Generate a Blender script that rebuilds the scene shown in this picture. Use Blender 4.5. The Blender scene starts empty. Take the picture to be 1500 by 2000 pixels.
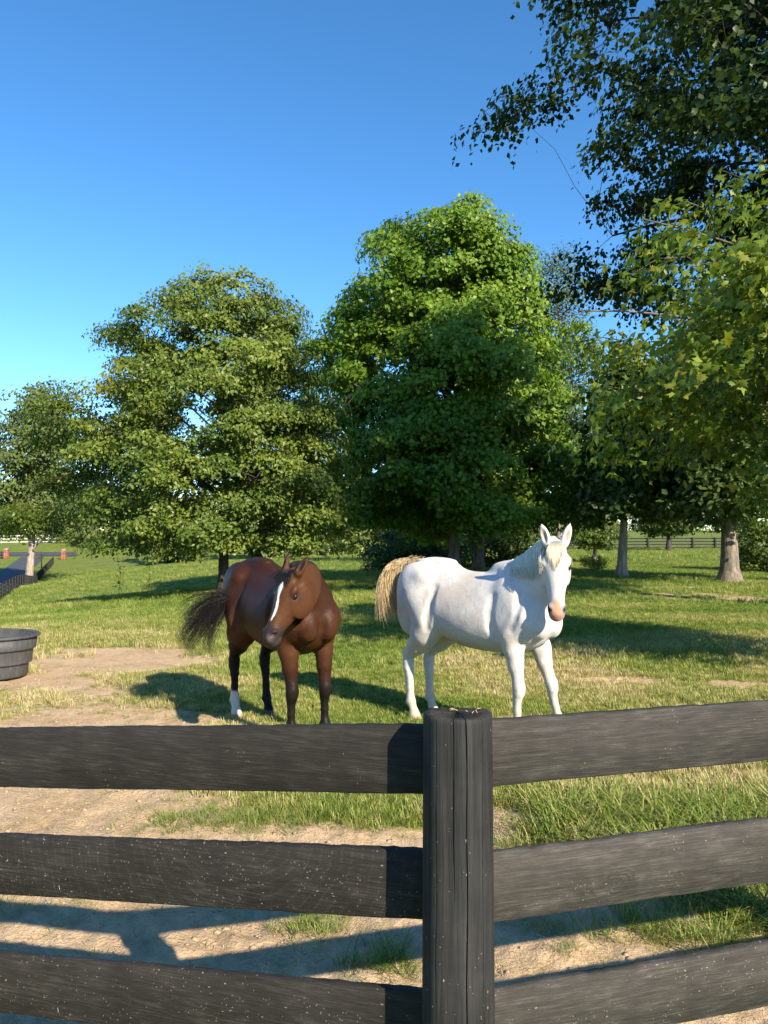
import bpy, math, random
import numpy as np
from mathutils import Vector, Matrix

SC = bpy.context.scene
COL = SC.collection
R = math.radians

# ------------------------------------------------------------------ camera
CAM_H = 1.7
FPX = 1503.0                       # focal length in photo pixels (1500 x 2000)
PITCH = math.atan(40.0 / FPX)
cam_d = bpy.data.cameras.new('camera')
cam = bpy.data.objects.new('camera', cam_d)
COL.objects.link(cam)
cam_d.sensor_fit = 'VERTICAL'
cam_d.sensor_height = 24.0
cam_d.sensor_width = 18.0
cam_d.lens = 24.0 * FPX / 2000.0
cam_d.clip_start = 0.05
cam_d.clip_end = 3000.0
cam.location = (0, 0, CAM_H)
cam.rotation_euler = (math.pi / 2 + PITCH, 0, 0)
SC.camera = cam

# ------------------------------------------------------------------ sky, sun, exposure
SUN_AZ = R(35.5)                   # sun stands behind the camera, this far to the right
SUN_EL = R(30.0)
S_VEC = Vector((math.sin(SUN_AZ) * math.cos(SUN_EL), -math.cos(SUN_AZ) * math.cos(SUN_EL), math.sin(SUN_EL)))
world = bpy.data.worlds.new('World')
SC.world = world
world.use_nodes = True
wn = world.node_tree
for n in list(wn.nodes):
    wn.nodes.remove(n)
w_out = wn.nodes.new('ShaderNodeOutputWorld')
w_bg = wn.nodes.new('ShaderNodeBackground')
w_sky = wn.nodes.new('ShaderNodeTexSky')
w_sky.sky_type = 'NISHITA'
w_sky.sun_disc = False
w_sky.sun_elevation = SUN_EL
w_sky.sun_rotation = math.pi - SUN_AZ      # clockwise from +Y
w_sky.altitude = 1500
w_sky.air_density = 1.0
w_sky.dust_density = 0.0
w_sky.ozone_density = 3.5
w_bg.inputs['Strength'].default_value = 0.10
w_hs = wn.nodes.new('ShaderNodeHueSaturation')
w_hs.inputs['Saturation'].default_value = 1.2
w_hs.inputs['Hue'].default_value = 0.497
wn.links.new(w_sky.outputs[0], w_hs.inputs['Color'])
wn.links.new(w_hs.outputs[0], w_bg.inputs[0])
wn.links.new(w_bg.outputs[0], w_out.inputs[0])

sun_d = bpy.data.lights.new('sun', 'SUN')
sun_d.energy = 4.2
sun_d.angle = R(0.53)
sun_d.color = (1.0, 0.87, 0.68)
sun = bpy.data.objects.new('sun', sun_d)
COL.objects.link(sun)
sun.location = S_VEC * 60
sun.rotation_euler = S_VEC.to_track_quat('Z', 'Y').to_euler()

SC.view_settings.view_transform = 'Standard'
SC.view_settings.look = 'None'
SC.view_settings.gamma = 1.0
SC.view_settings.exposure = 1.4
SC.view_settings.use_curve_mapping = False
SC.cycles.use_denoising = True
SC.cycles.max_bounces = 6
SC.cycles.diffuse_bounces = 4
SC.cycles.glossy_bounces = 2
SC.cycles.transmission_bounces = 3
SC.cycles.transparent_max_bounces = 4

# ------------------------------------------------------------------ helpers
def ray(px, py):
    dx = (px - 750.0) / FPX
    dy = (1000.0 - py) / FPX
    return np.array([dx, math.cos(PITCH) - dy * math.sin(PITCH), math.sin(PITCH) + dy * math.cos(PITCH)])

def at(px, py, depth):
    r = ray(px, py)
    p = r * (depth / r[1])
    return np.array([p[0], p[1], p[2] + CAM_H])

def tag(o, label=None, cat=None, group=None, kind=None):
    if label: o['label'] = label
    if cat: o['category'] = cat
    if group: o['group'] = group
    if kind: o['kind'] = kind
    return o

def empty(name, loc=(0, 0, 0), rz=0.0):
    o = bpy.data.objects.new(name, None)
    o.empty_display_size = 0.2
    COL.objects.link(o)
    o.location = loc
    o.rotation_euler = (0, 0, rz)
    return o

def link(name, mesh, parent=None):
    o = bpy.data.objects.new(name, mesh)
    COL.objects.link(o)
    if parent is not None:
        o.parent = parent
    return o

def np_mesh(name, V, F, mat=None, smooth=False, col=None, attrs=None):
    """V (n,3) floats, F (m,k) ints of equal face size or list of such arrays"""
    me = bpy.data.meshes.new(name)
    Fs = F if isinstance(F, list) else [F]
    Fs = [np.asarray(f, dtype=np.int32) for f in Fs if len(f)]
    loops = np.concatenate([f.ravel() for f in Fs])
    sizes = np.concatenate([np.full(len(f), f.shape[1], dtype=np.int32) for f in Fs])
    starts = np.concatenate([[0], np.cumsum(sizes)[:-1]]).astype(np.int32)
    me.vertices.add(len(V))
    me.vertices.foreach_set('co', np.asarray(V, dtype=np.float32).ravel())
    me.loops.add(len(loops))
    me.loops.foreach_set('vertex_index', loops)
    me.polygons.add(len(sizes))
    me.polygons.foreach_set('loop_start', starts)
    me.polygons.foreach_set('loop_total', sizes)
    if smooth:
        me.polygons.foreach_set('use_smooth', np.ones(len(sizes), dtype=bool))
    if col is not None:
        a = me.color_attributes.new('Col', 'FLOAT_COLOR', 'POINT')
        c4 = np.ones((len(V), 4), dtype=np.float32)
        c4[:, :3] = col
        a.data.foreach_set('color', c4.ravel())
    if attrs:
        for k, v in attrs.items():
            a = me.attributes.new(k, 'FLOAT', 'POINT')
            a.data.foreach_set('value', np.asarray(v, dtype=np.float32))
    me.update(calc_edges=True)
    me.validate()
    if mat:
        me.materials.append(mat)
    return me

class MB:
    def __init__(self):
        self.v = []; self.q = []; self.t = []; self.n = 0
    def add(self, V, quads=None, tris=None):
        V = np.asarray(V, dtype=float)
        self.v.append(V)
        if quads is not None and len(quads): self.q.append(np.asarray(quads) + self.n)
        if tris is not None and len(tris): self.t.append(np.asarray(tris) + self.n)
        self.n += len(V)
    def box(self, c, s, M=None):
        x, y, z = s[0] / 2, s[1] / 2, s[2] / 2
        V = np.array([[-x, -y, -z], [x, -y, -z], [x, y, -z], [-x, y, -z], [-x, -y, z], [x, -y, z], [x, y, z], [-x, y, z]])
        if M is not None: V = V @ np.asarray(M).T
        self.add(V + np.asarray(c), [[0, 3, 2, 1], [4, 5, 6, 7], [0, 1, 5, 4], [1, 2, 6, 5], [2, 3, 7, 6], [3, 0, 4, 7]])
    def tube(self, P, rad, sides=6, cap=True):
        P = np.asarray(P, dtype=float); n = len(P)
        rad = np.broadcast_to(np.asarray(rad, dtype=float), (n,))
        T = np.gradient(P, axis=0)
        T /= np.linalg.norm(T, axis=1, keepdims=True) + 1e-9
        up = np.array([0, 0, 1.0]) if abs(T[0][2]) < 0.9 else np.array([1.0, 0, 0])
        a = np.linspace(0, 2 * math.pi, sides, endpoint=False)
        rows = []
        for i in range(n):
            s = np.cross(T[i], up); s /= np.linalg.norm(s) + 1e-9
            up = np.cross(s, T[i])
            rows.append(P[i] + rad[i] * (np.cos(a)[:, None] * s + np.sin(a)[:, None] * up))
        V = np.concatenate(rows)
        j = np.arange(sides); j2 = (j + 1) % sides
        q = np.concatenate([np.stack([i * sides + j, i * sides + j2, (i + 1) * sides + j2, (i + 1) * sides + j], 1) for i in range(n - 1)])
        t = []
        if cap:
            V = np.concatenate([V, P[:1], P[-1:]])
            b, e = n * sides, n * sides + 1
            t = np.concatenate([np.stack([np.full(sides, b), j2, j], 1), np.stack([np.full(sides, e), (n - 1) * sides + j, (n - 1) * sides + j2], 1)])
        self.add(V, q, t)
    def mesh(self, name, mat, smooth=False, col=None):
        V = np.concatenate(self.v)
        F = []
        if self.q: F.append(np.concatenate(self.q))
        if self.t: F.append(np.concatenate(self.t))
        return np_mesh(name, V, F, mat, smooth, col)
    def build(self, name, mat, parent=None, smooth=False):
        return link(name, self.mesh(name, mat, smooth), parent)

def vnoise(x, y, seed=0):
    """cheap smooth value noise on arrays"""
    xi = np.floor(x).astype(np.int64); yi = np.floor(y).astype(np.int64)
    fx = x - xi; fy = y - yi
    fx = fx * fx * (3 - 2 * fx); fy = fy * fy * (3 - 2 * fy)
    def h(a, b):
        n = (a * 374761393 + b * 668265263 + seed * 974634721) & 0x7fffffff
        n = ((n ^ (n >> 13)) * 1274126177) & 0x7fffffff
        return ((n ^ (n >> 16)) & 0xffff) / 65535.0
    return (h(xi, yi) * (1 - fx) + h(xi + 1, yi) * fx) * (1 - fy) + (h(xi, yi + 1) * (1 - fx) + h(xi + 1, yi + 1) * fx) * fy

def fbm(x, y, seed=0, oct=4):
    s = 0; a = 0.5; t = 0
    for i in range(oct):
        s = s + a * vnoise(x * 2 ** i, y * 2 ** i, seed + i); t += a; a *= 0.5
    return s / t

# ------------------------------------------------------------------ materials
def new_mat(name):
    m = bpy.data.materials.new(name)
    m.use_nodes = True
    nt = m.node_tree
    for n in list(nt.nodes):
        nt.nodes.remove(n)
    out = nt.nodes.new('ShaderNodeOutputMaterial')
    return m, nt, out

def N(nt, typ, **kw):
    n = nt.nodes.new(typ)
    for k, v in kw.items():
        if k in n.inputs.keys() if isinstance(k, str) else False:
            n.inputs[k].default_value = v
        else:
            setattr(n, k, v)
    return n

def setin(n, **kw):
    for k, v in kw.items():
        n.inputs[k.replace('_', ' ')].default_value = v
    return n

def principled(nt, out, rough=0.7, spec=0.3):
    b = nt.nodes.new('ShaderNodeBsdfPrincipled')
    b.inputs['Roughness'].default_value = rough
    b.inputs['Specular IOR Level'].default_value = spec
    nt.links.new(b.outputs[0], out.inputs[0])
    return b

def noise(nt, scale, detail=4, rough=0.55, vec=None, dist=0.0):
    n = nt.nodes.new('ShaderNodeTexNoise')
    n.inputs['Scale'].default_value = scale
    n.inputs['Detail'].default_value = detail
    n.inputs['Roughness'].default_value = rough
    n.inputs['Distortion'].default_value = dist
    if vec is not None: nt.links.new(vec, n.inputs['Vector'])
    return n.outputs['Fac']

def ramp(nt, fac, stops):
    n = nt.nodes.new('ShaderNodeValToRGB')
    e = n.color_ramp.elements
    while len(e) < len(stops): e.new(0.5)
    for i, (p, c) in enumerate(stops):
        e[i].position = p
        e[i].color = (c[0], c[1], c[2], 1) if not isinstance(c, (int, float)) else (c, c, c, 1)
    nt.links.new(fac, n.inputs[0])
    return n.outputs[0]

def math_n(nt, op, a, b=None, clamp=False):
    n = nt.nodes.new('ShaderNodeMath'); n.operation = op; n.use_clamp = clamp
    for i, v in enumerate((a, b)):
        if v is None: continue
        if isinstance(v, (int, float)): n.inputs[i].default_value = v
        else: nt.links.new(v, n.inputs[i])
    return n.outputs[0]

def mixc(nt, fac, a, b, blend='MIX'):
    n = nt.nodes.new('ShaderNodeMix'); n.data_type = 'RGBA'; n.blend_type = blend
    if isinstance(fac, (int, float)): n.inputs[0].default_value = fac
    else: nt.links.new(fac, n.inputs[0])
    for i, v in ((6, a), (7, b)):
        if isinstance(v, tuple): n.inputs[i].default_value = (v[0], v[1], v[2], 1)
        else: nt.links.new(v, n.inputs[i])
    return n.outputs[2]

def objco(nt, scale=(1, 1, 1)):
    tc = nt.nodes.new('ShaderNodeTexCoord')
    mp = nt.nodes.new('ShaderNodeMapping')
    mp.inputs['Scale'].default_value = scale
    nt.links.new(tc.outputs['Object'], mp.inputs[0])
    return mp.outputs[0]

def bump(nt, bsdf, h, strength=0.4, dist=0.01):
    b = nt.nodes.new('ShaderNodeBump')
    b.inputs['Strength'].default_value = strength
    b.inputs['Distance'].default_value = dist
    nt.links.new(h, b.inputs['Height'])
    nt.links.new(b.outputs[0], bsdf.inputs['Normal'])

def attr(nt, name, out='Color'):
    a = nt.nodes.new('ShaderNodeAttribute'); a.attribute_name = name
    return a.outputs[out]

def leaf_material(name, transl=0.3, gloss=0.25, rough=0.45):
    m, nt, out = new_mat(name)
    c = attr(nt, 'Col')
    b = nt.nodes.new('ShaderNodeBsdfPrincipled')
    b.inputs['Roughness'].default_value = rough
    b.inputs['Specular IOR Level'].default_value = gloss
    nt.links.new(c, b.inputs['Base Color'])
    t = nt.nodes.new('ShaderNodeBsdfTranslucent')
    tc = mixc(nt, 1.0, c, (1.35, 1.3, 0.55), 'MULTIPLY')
    nt.links.new(tc, t.inputs[0])
    mx = nt.nodes.new('ShaderNodeMixShader')
    mx.inputs[0].default_value = transl
    nt.links.new(b.outputs[0], mx.inputs[1]); nt.links.new(t.outputs[0], mx.inputs[2])
    nt.links.new(mx.outputs[0], out.inputs[0])
    return m

def bark_material(name, c1, c2, scale=6):
    m, nt, out = new_mat(name)
    b = principled(nt, out, 0.9, 0.15)
    co = objco(nt, (1, 1, 0.22))
    f = noise(nt, scale, 6, 0.65, co, 0.3)
    nt.links.new(ramp(nt, f, [(0.32, c1), (0.68, c2)]), b.inputs['Base Color'])
    bump(nt, b, noise(nt, scale * 3, 5, 0.7, co), 0.8, 0.03)
    return m

def wood_black(name, base, light, axis=0, post=False):
    """weathered black fence paint with grain along one axis"""
    m, nt, out = new_mat(name)
    b = principled(nt, out, 0.62, 0.35)
    st = [60, 60, 60]; st[axis] = 2.2
    g1 = noise(nt, 1.0, 5, 0.65, objco(nt, tuple(st)), 0.6)
    st2 = [260, 260, 260]; st2[axis] = 9
    g2 = noise(nt, 1.0, 4, 0.7, objco(nt, tuple(st2)), 0.2)
    patch = noise(nt, 3.5, 4, 0.6, objco(nt))
    blot = math_n(nt, 'MULTIPLY', patch, 0.55)
    f = math_n(nt, 'ADD', math_n(nt, 'MULTIPLY', g1, 0.5), math_n(nt, 'MULTIPLY', g2, 0.32))
    f = math_n(nt, 'ADD', f, blot)
    c = ramp(nt, f, [(0.42, tuple(x * 0.55 for x in base)), (0.68, base), (0.95, light)])
    # pale flecks: chaff, bird lime, chipped paint
    vs = [170, 170, 170]; vs[2 if not post else 2] = 60
    vo = nt.nodes.new('ShaderNodeTexVoronoi'); vo.inputs['Scale'].default_value = 0.42
    nt.links.new(objco(nt, tuple(vs)), vo.inputs['Vector'])
    spot = math_n(nt, 'LESS_THAN', vo.outputs['Distance'], 0.17)
    sel = noise(nt, 9.0, 3, 0.6, objco(nt))
    sel = math_n(nt, 'GREATER_THAN', sel, 0.60)
    vcol = nt.nodes.new('ShaderNodeSeparateColor'); nt.links.new(vo.outputs['Color'], vcol.inputs[0])
    sel2 = math_n(nt, 'GREATER_THAN', vcol.outputs[0], 0.55)
    spot = math_n(nt, 'MULTIPLY', spot, math_n(nt, 'MULTIPLY', sel, sel2))
    c = mixc(nt, math_n(nt, 'MULTIPLY', spot, 0.8), c, (0.42, 0.37, 0.28))
    nt.links.new(c, b.inputs['Base Color'])
    h = math_n(nt, 'ADD', math_n(nt, 'MULTIPLY', g1, 0.6), math_n(nt, 'MULTIPLY', g2, 0.5))
    bump(nt, b, h, 0.55, 0.006)
    return m

def plain(name, col, rough=0.7, spec=0.3, var=0.25, scale=8):
    m, nt, out = new_mat(name)
    b = principled(nt, out, rough, spec)
    f = noise(nt, scale, 5, 0.6, objco(nt))
    nt.links.new(ramp(nt, f, [(0.3, tuple(c * (1 - var) for c in col)), (0.7, tuple(min(1, c * (1 + var)) for c in col))]), b.inputs['Base Color'])
    return m
# ------------------------------------------------------------------ terrain
CP = []   # control points X, Y, Z
for X in (-14, -9, -5, -2, 0, 2, 5, 9, 14):
    for Y in (-12, -3, 2, 6, 10):
        CP.append((X, Y, 0.0))
for X, Y in ((-9, 14), (-4, 14.5), (1, 15), (6, 16), (12, 18), (18, 20), (25, 5), (25, -20), (-25, -20), (0, -30)):
    CP.append((X, Y, 0.0 if X > -8 else -0.15))
def cpx(px, py, d):
    CP.append(tuple(at(px, py, d)))
cpx(437, 1156, 24); cpx(160, 1176, 30)
cpx(0, 1173, 58); cpx(62, 1146, 86); cpx(114, 1101, 128); cpx(-180, 1250, 36)
cpx(60, 1082, 150); cpx(-60, 1080, 150); cpx(140, 1082, 150)
cpx(300, 1110, 80); cpx(600, 1095, 70); cpx(740, 1073, 138)
cpx(888, 1116, 34); cpx(935, 1114, 36)
cpx(1425, 1136, 27); cpx(1217, 1128, 29); cpx(1162, 1098, 45); cpx(1490, 1118, 36)
cpx(1160, 1074, 82); cpx(1300, 1073, 82); cpx(1420, 1073, 82); cpx(1600, 1073, 82)
for X, Y in ((-70, 190), (-20, 210), (40, 200), (90, 180)):
    CP.append((X, Y, 0.9))
for a in range(0, 360, 30):
    CP.append((500 * math.cos(R(a)), 500 * math.sin(R(a)), 3.0))
for X, Y in ((-60, 20), (-80, 60), (-100, 130)):
    CP.append((X, Y, -4.0))
for X, Y in ((60, 20), (60, -30), (80, 80), (-40, -30), (0, -80)):
    CP.append((X, Y, 0.0))
CP = np.array(CP)
def _phi(r2): return np.sqrt(r2 + 36.0)
_D = ((CP[:, None, :2] - CP[None, :, :2]) ** 2).sum(-1)
_A = np.zeros((len(CP) + 1, len(CP) + 1))
_A[:-1, :-1] = _phi(_D) - np.eye(len(CP)) * 0.02
_A[-1, :-1] = 1; _A[:-1, -1] = 1
_W = np.linalg.solve(_A, np.concatenate([CP[:, 2], [0]]))
def gz(X, Y):
    X = np.atleast_1d(np.asarray(X, float)); Y = np.atleast_1d(np.asarray(Y, float))
    out = np.zeros(X.shape)
    f = out.ravel(); x = X.ravel(); y = Y.ravel()
    for i in range(0, len(x), 20000):
        d2 = (x[i:i + 20000, None] - CP[None, :, 0]) ** 2 + (y[i:i + 20000, None] - CP[None, :, 1]) ** 2
        f[i:i + 20000] = _phi(d2) @ _W[:-1] + _W[-1]
    # flat paddock close to the fence, so the horses stand on level ground
    r = np.hypot(x, y - 5)
    k = np.clip((r - 9) / 6.0, 0, 1); k = k * k * (3 - 2 * k)
    return (f * k).reshape(X.shape)
def g1(X, Y): return float(gz([X], [Y])[0])
def ground_at(px, py, d0=2.0, d1=400.0):
    r = ray(px, py)
    ds = np.exp(np.linspace(math.log(d0), math.log(d1), 900))
    P = r[None, :] * (ds / r[1])[:, None]
    z = P[:, 2] + CAM_H - gz(P[:, 0], P[:, 1])
    k = np.argmax(z < 0)
    if z[k] >= 0: k = len(ds) - 1
    return np.array([P[k, 0], P[k, 1], P[k, 2] + CAM_H])

# bare earth: 1 = dirt, 0 = grass   (patches given where they lie on the ground)
BLOBS = []   # x, y, rx, ry, rot, amount
def blob(px, py, rx, ry, amt, rot=0.0):
    d = CAM_H * FPX / (py - 1040.0)
    BLOBS.append(((px - 750) / FPX * d, d, rx, ry, rot, amt))
blob(60, 1400, 1.9, 0.8, 0.80); blob(150, 1345, 1.7, 0.6, 0.55); blob(210, 1292, 1.35, 1.0, 1.2); blob(30, 1330, .8, .6, .7)
blob(190, 1268, 1.0, 0.4, 0.6); blob(110, 1590, 1.1, 0.7, 1.1); blob(-150, 1560, 1.2, 0.7, 1.2); blob(0, 1450, 1.6, .8, .75)
blob(250, 1460, 1.0, .6, .5)
blob(280, 1232, 1.2, .5, .45); blob(480, 1335, .9, .4, .35); blob(380, 1400, .5, .3, .5)
blob(600, 1622, 0.9, 0.22, 0.75); blob(250, 1800, 1.7, 0.75, 1.5); blob(760, 1820, 0.9, 0.5, 1.3)
blob(1080, 1830, 0.55, 0.42, 1.25); blob(1030, 1590, 0.32, 0.3, 0.9); blob(1320, 1385, 1.0, .3, .35)
blob(620, 1700, 1.4, .4, 1.0); blob(1230, 1850, .3, .2, .7)
blob(700, 1950, 2.2, .6, 1.4); blob(1150, 1960, 1.2, .4, .9); blob(300, 1700, 1.2, .5, 1.0); blob(900, 1690, .5, .4, .9)
blob(1340, 1330, 1.5, .5, .45); blob(1180, 1322, .7, .3, .6); blob(1000, 1355, .6, .3, .45); blob(1460, 1340, .9, .3, .5)
blob(1380, 1163, 4.0, 1.0, .55); blob(1280, 1148, 5.0, .9, .5); blob(1480, 1172, 3.0, .8, .6)
blob(1150, 1410, 1.0, .35, .5); blob(700, 1545, 1.0, .25, .2); blob(960, 1400, .5, .3, .4)
BLOBS += [(-9, 9.5, 3, 2.5, 0, .8), (0.2, -1.0, 6, 2.0, 0, .3), (-2.5, 2.2, 1.5, .5, 0, 1.0)]
def dirt(X, Y):
    v = np.zeros_like(X)
    for (bx, by, rx, ry, ro, am) in BLOBS:
        q = ((X - bx) / rx) ** 2 + ((Y - by) / ry) ** 2
        v = v + am * np.exp(-q * 1.1)
    n = fbm(X * 1.7, Y * 1.7, 5, 4) - 0.5
    n2 = fbm(X * 6, Y * 6, 9, 3) - 0.5
    return np.clip(v + n * 0.95 + n2 * 0.35 - 0.12, 0, 1.3)

def ground_material():
    m, nt, out = new_mat('grass_and_earth')
    b = principled(nt, out, 0.95, 0.1)
    geo = nt.nodes.new('ShaderNodeNewGeometry')
    pos = geo.outputs['Position']
    d = attr(nt, 'dirt', 'Fac')
    n1 = noise(nt, 14, 6, 0.7, pos); n2 = noise(nt, 60, 4, 0.7, pos); n3 = noise(nt, 0.35, 4, 0.6, pos); n4 = noise(nt, 2.2, 5, 0.6, pos)
    k = math_n(nt, 'ADD', d, math_n(nt, 'MULTIPLY', math_n(nt, 'SUBTRACT', n1, 0.5), 1.1))
    k = math_n(nt, 'ADD', k, math_n(nt, 'MULTIPLY', math_n(nt, 'SUBTRACT', n2, 0.5), 0.5))
    km = ramp(nt, k, [(0.26, 0.0), (0.62, 1.0)])
    grass = ramp(nt, math_n(nt, 'ADD', math_n(nt, 'MULTIPLY', n3, 0.45), math_n(nt, 'MULTIPLY', n4, 0.55)),
                 [(0.34, (0.10, 0.155, 0.025)), (0.52, (0.165, 0.21, 0.038)), (0.68, (0.27, 0.255, 0.075))])
    grass = mixc(nt, 0.55, grass, ramp(nt, n2, [(0.3, 0.5), (0.7, 1.0)]), 'MULTIPLY')
    earth = ramp(nt, math_n(nt, 'ADD', math_n(nt, 'MULTIPLY', n1, 0.5), math_n(nt, 'MULTIPLY', n4, 0.5)),
                 [(0.3, (0.33, 0.225, 0.13)), (0.5, (0.52, 0.375, 0.23)), (0.72, (0.64, 0.49, 0.325))])
    earth = mixc(nt, 0.35, earth, ramp(nt, n2, [(0.3, 0.45), (0.62, 1.0)]), 'MULTIPLY')
    nt.links.new(mixc(nt, km, grass, earth), b.inputs['Base Color'])
    h = math_n(nt, 'ADD', math_n(nt, 'MULTIPLY', n1, 0.6), math_n(nt, 'MULTIPLY', n2, 0.5))
    bump(nt, b, h, 0.9, 0.035)
    return m
MAT_GROUND = ground_material()

def build_ground():
    rr = np.concatenate([np.linspace(0.05, 1.2, 8), np.exp(np.linspace(math.log(1.25), math.log(14), 225)),
                         np.exp(np.linspace(math.log(14.1), math.log(900), 120))])
    aa = np.concatenate([np.linspace(R(50), R(130), 290), np.linspace(R(130), R(410), 90)[1:-1]])
    RR, AA = np.meshgrid(rr, aa, indexing='ij')
    X = RR * np.cos(AA); Y = RR * np.sin(AA)
    Z = gz(X, Y)
    D = dirt(X, Y)
    near = np.clip(1 - RR / 20, 0, 1)
    lum = (fbm(X * 5, Y * 5, 21, 4) - 0.5) * 0.07 + (fbm(X * 22, Y * 22, 31, 3) - 0.5) * 0.03
    lum = lum + np.clip(D, 0, 1) * ((fbm(X * 11, Y * 11, 41, 3) - .5) * .05)
    Z = Z + lum * near - 0.02 * np.clip(D, 0, 1) * near
    n, k = X.shape
    idx = np.arange(n * k).reshape(n, k)
    a = idx[:-1, :]; b2 = idx[1:, :]
    q = np.stack([a, b2, np.roll(b2, -1, 1), np.roll(a, -1, 1)], -1).reshape(-1, 4)
    me = np_mesh('ground', np.stack([X, Y, Z], -1).reshape(-1, 3), q, MAT_GROUND, True, attrs={'dirt': D.ravel()})
    o = link('ground', me)
    tag(o, 'sloping horse pasture of short green grass with worn patches of sandy earth', 'ground', kind='structure')
build_ground()

# ------------------------------------------------------------------ driveway and road
def asphalt():
    m, nt, out = new_mat('asphalt')
    b = principled(nt, out, 0.85, 0.2)
    geo = nt.nodes.new('ShaderNodeNewGeometry')
    f = noise(nt, 2.5, 6, 0.7, geo.outputs['Position'])
    nt.links.new(ramp(nt, f, [(0.3, (0.05, 0.052, 0.06)), (0.7, (0.085, 0.088, 0.10))]), b.inputs['Base Color'])
    bump(nt, b, noise(nt, 40, 3, 0.7, geo.outputs['Position']), 0.3, 0.01)
    return m
MAT_ASPH = asphalt()
def strip(name, L, Rr, label, lift=0.06, n=40, m=6, tags=True):
    L = np.array(L, float); Rr = np.array(Rr, float)
    def res(P):
        s = np.concatenate([[0], np.cumsum(np.linalg.norm(np.diff(P, axis=0), axis=1))])
        t = np.linspace(0, s[-1], n)
        return np.stack([np.interp(t, s, P[:, i]) for i in range(2)], 1)
    A, B = res(L), res(Rr)
    t = np.linspace(0, 1, m)[None, :, None]
    P = A[:, None] * (1 - t) + B[:, None] * t
    Z = gz(P[..., 0], P[..., 1]) + lift
    V = np.concatenate([P, Z[..., None]], -1).reshape(-1, 3)
    idx = np.arange(n * m).reshape(n, m)
    q = np.stack([idx[:-1, :-1], idx[:-1, 1:], idx[1:, 1:], idx[1:, :-1]], -1).reshape(-1, 4)
    o = link(name, np_mesh(name, V, q, MAT_ASPH, True))
    tag(o, label, 'road', kind='structure')
    return o
_dl = [ground_at(x, y)[:2] for x, y in ((-160, 1196), (-60, 1146), (0, 1117), (22, 1102), (40, 1089))]
_dr = [ground_at(x, y)[:2] for x, y in ((-60, 1206), (0, 1160), (48, 1124), (72, 1104), (86, 1089))]
strip('driveway', _dl, _dr, 'dark asphalt driveway running beside the black board fence to the road')
_ra = [ground_at(x, 1087)[:2] for x in (-300, -100, 0, 60, 116, 150)]
_rb = [ground_at(x, 1079.5)[:2] for x in (-300, -100, 0, 60, 116, 150)]
strip('road', _ra, _rb, 'asphalt country road crossing beyond the end of the driveway', lift=0.10)

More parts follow.
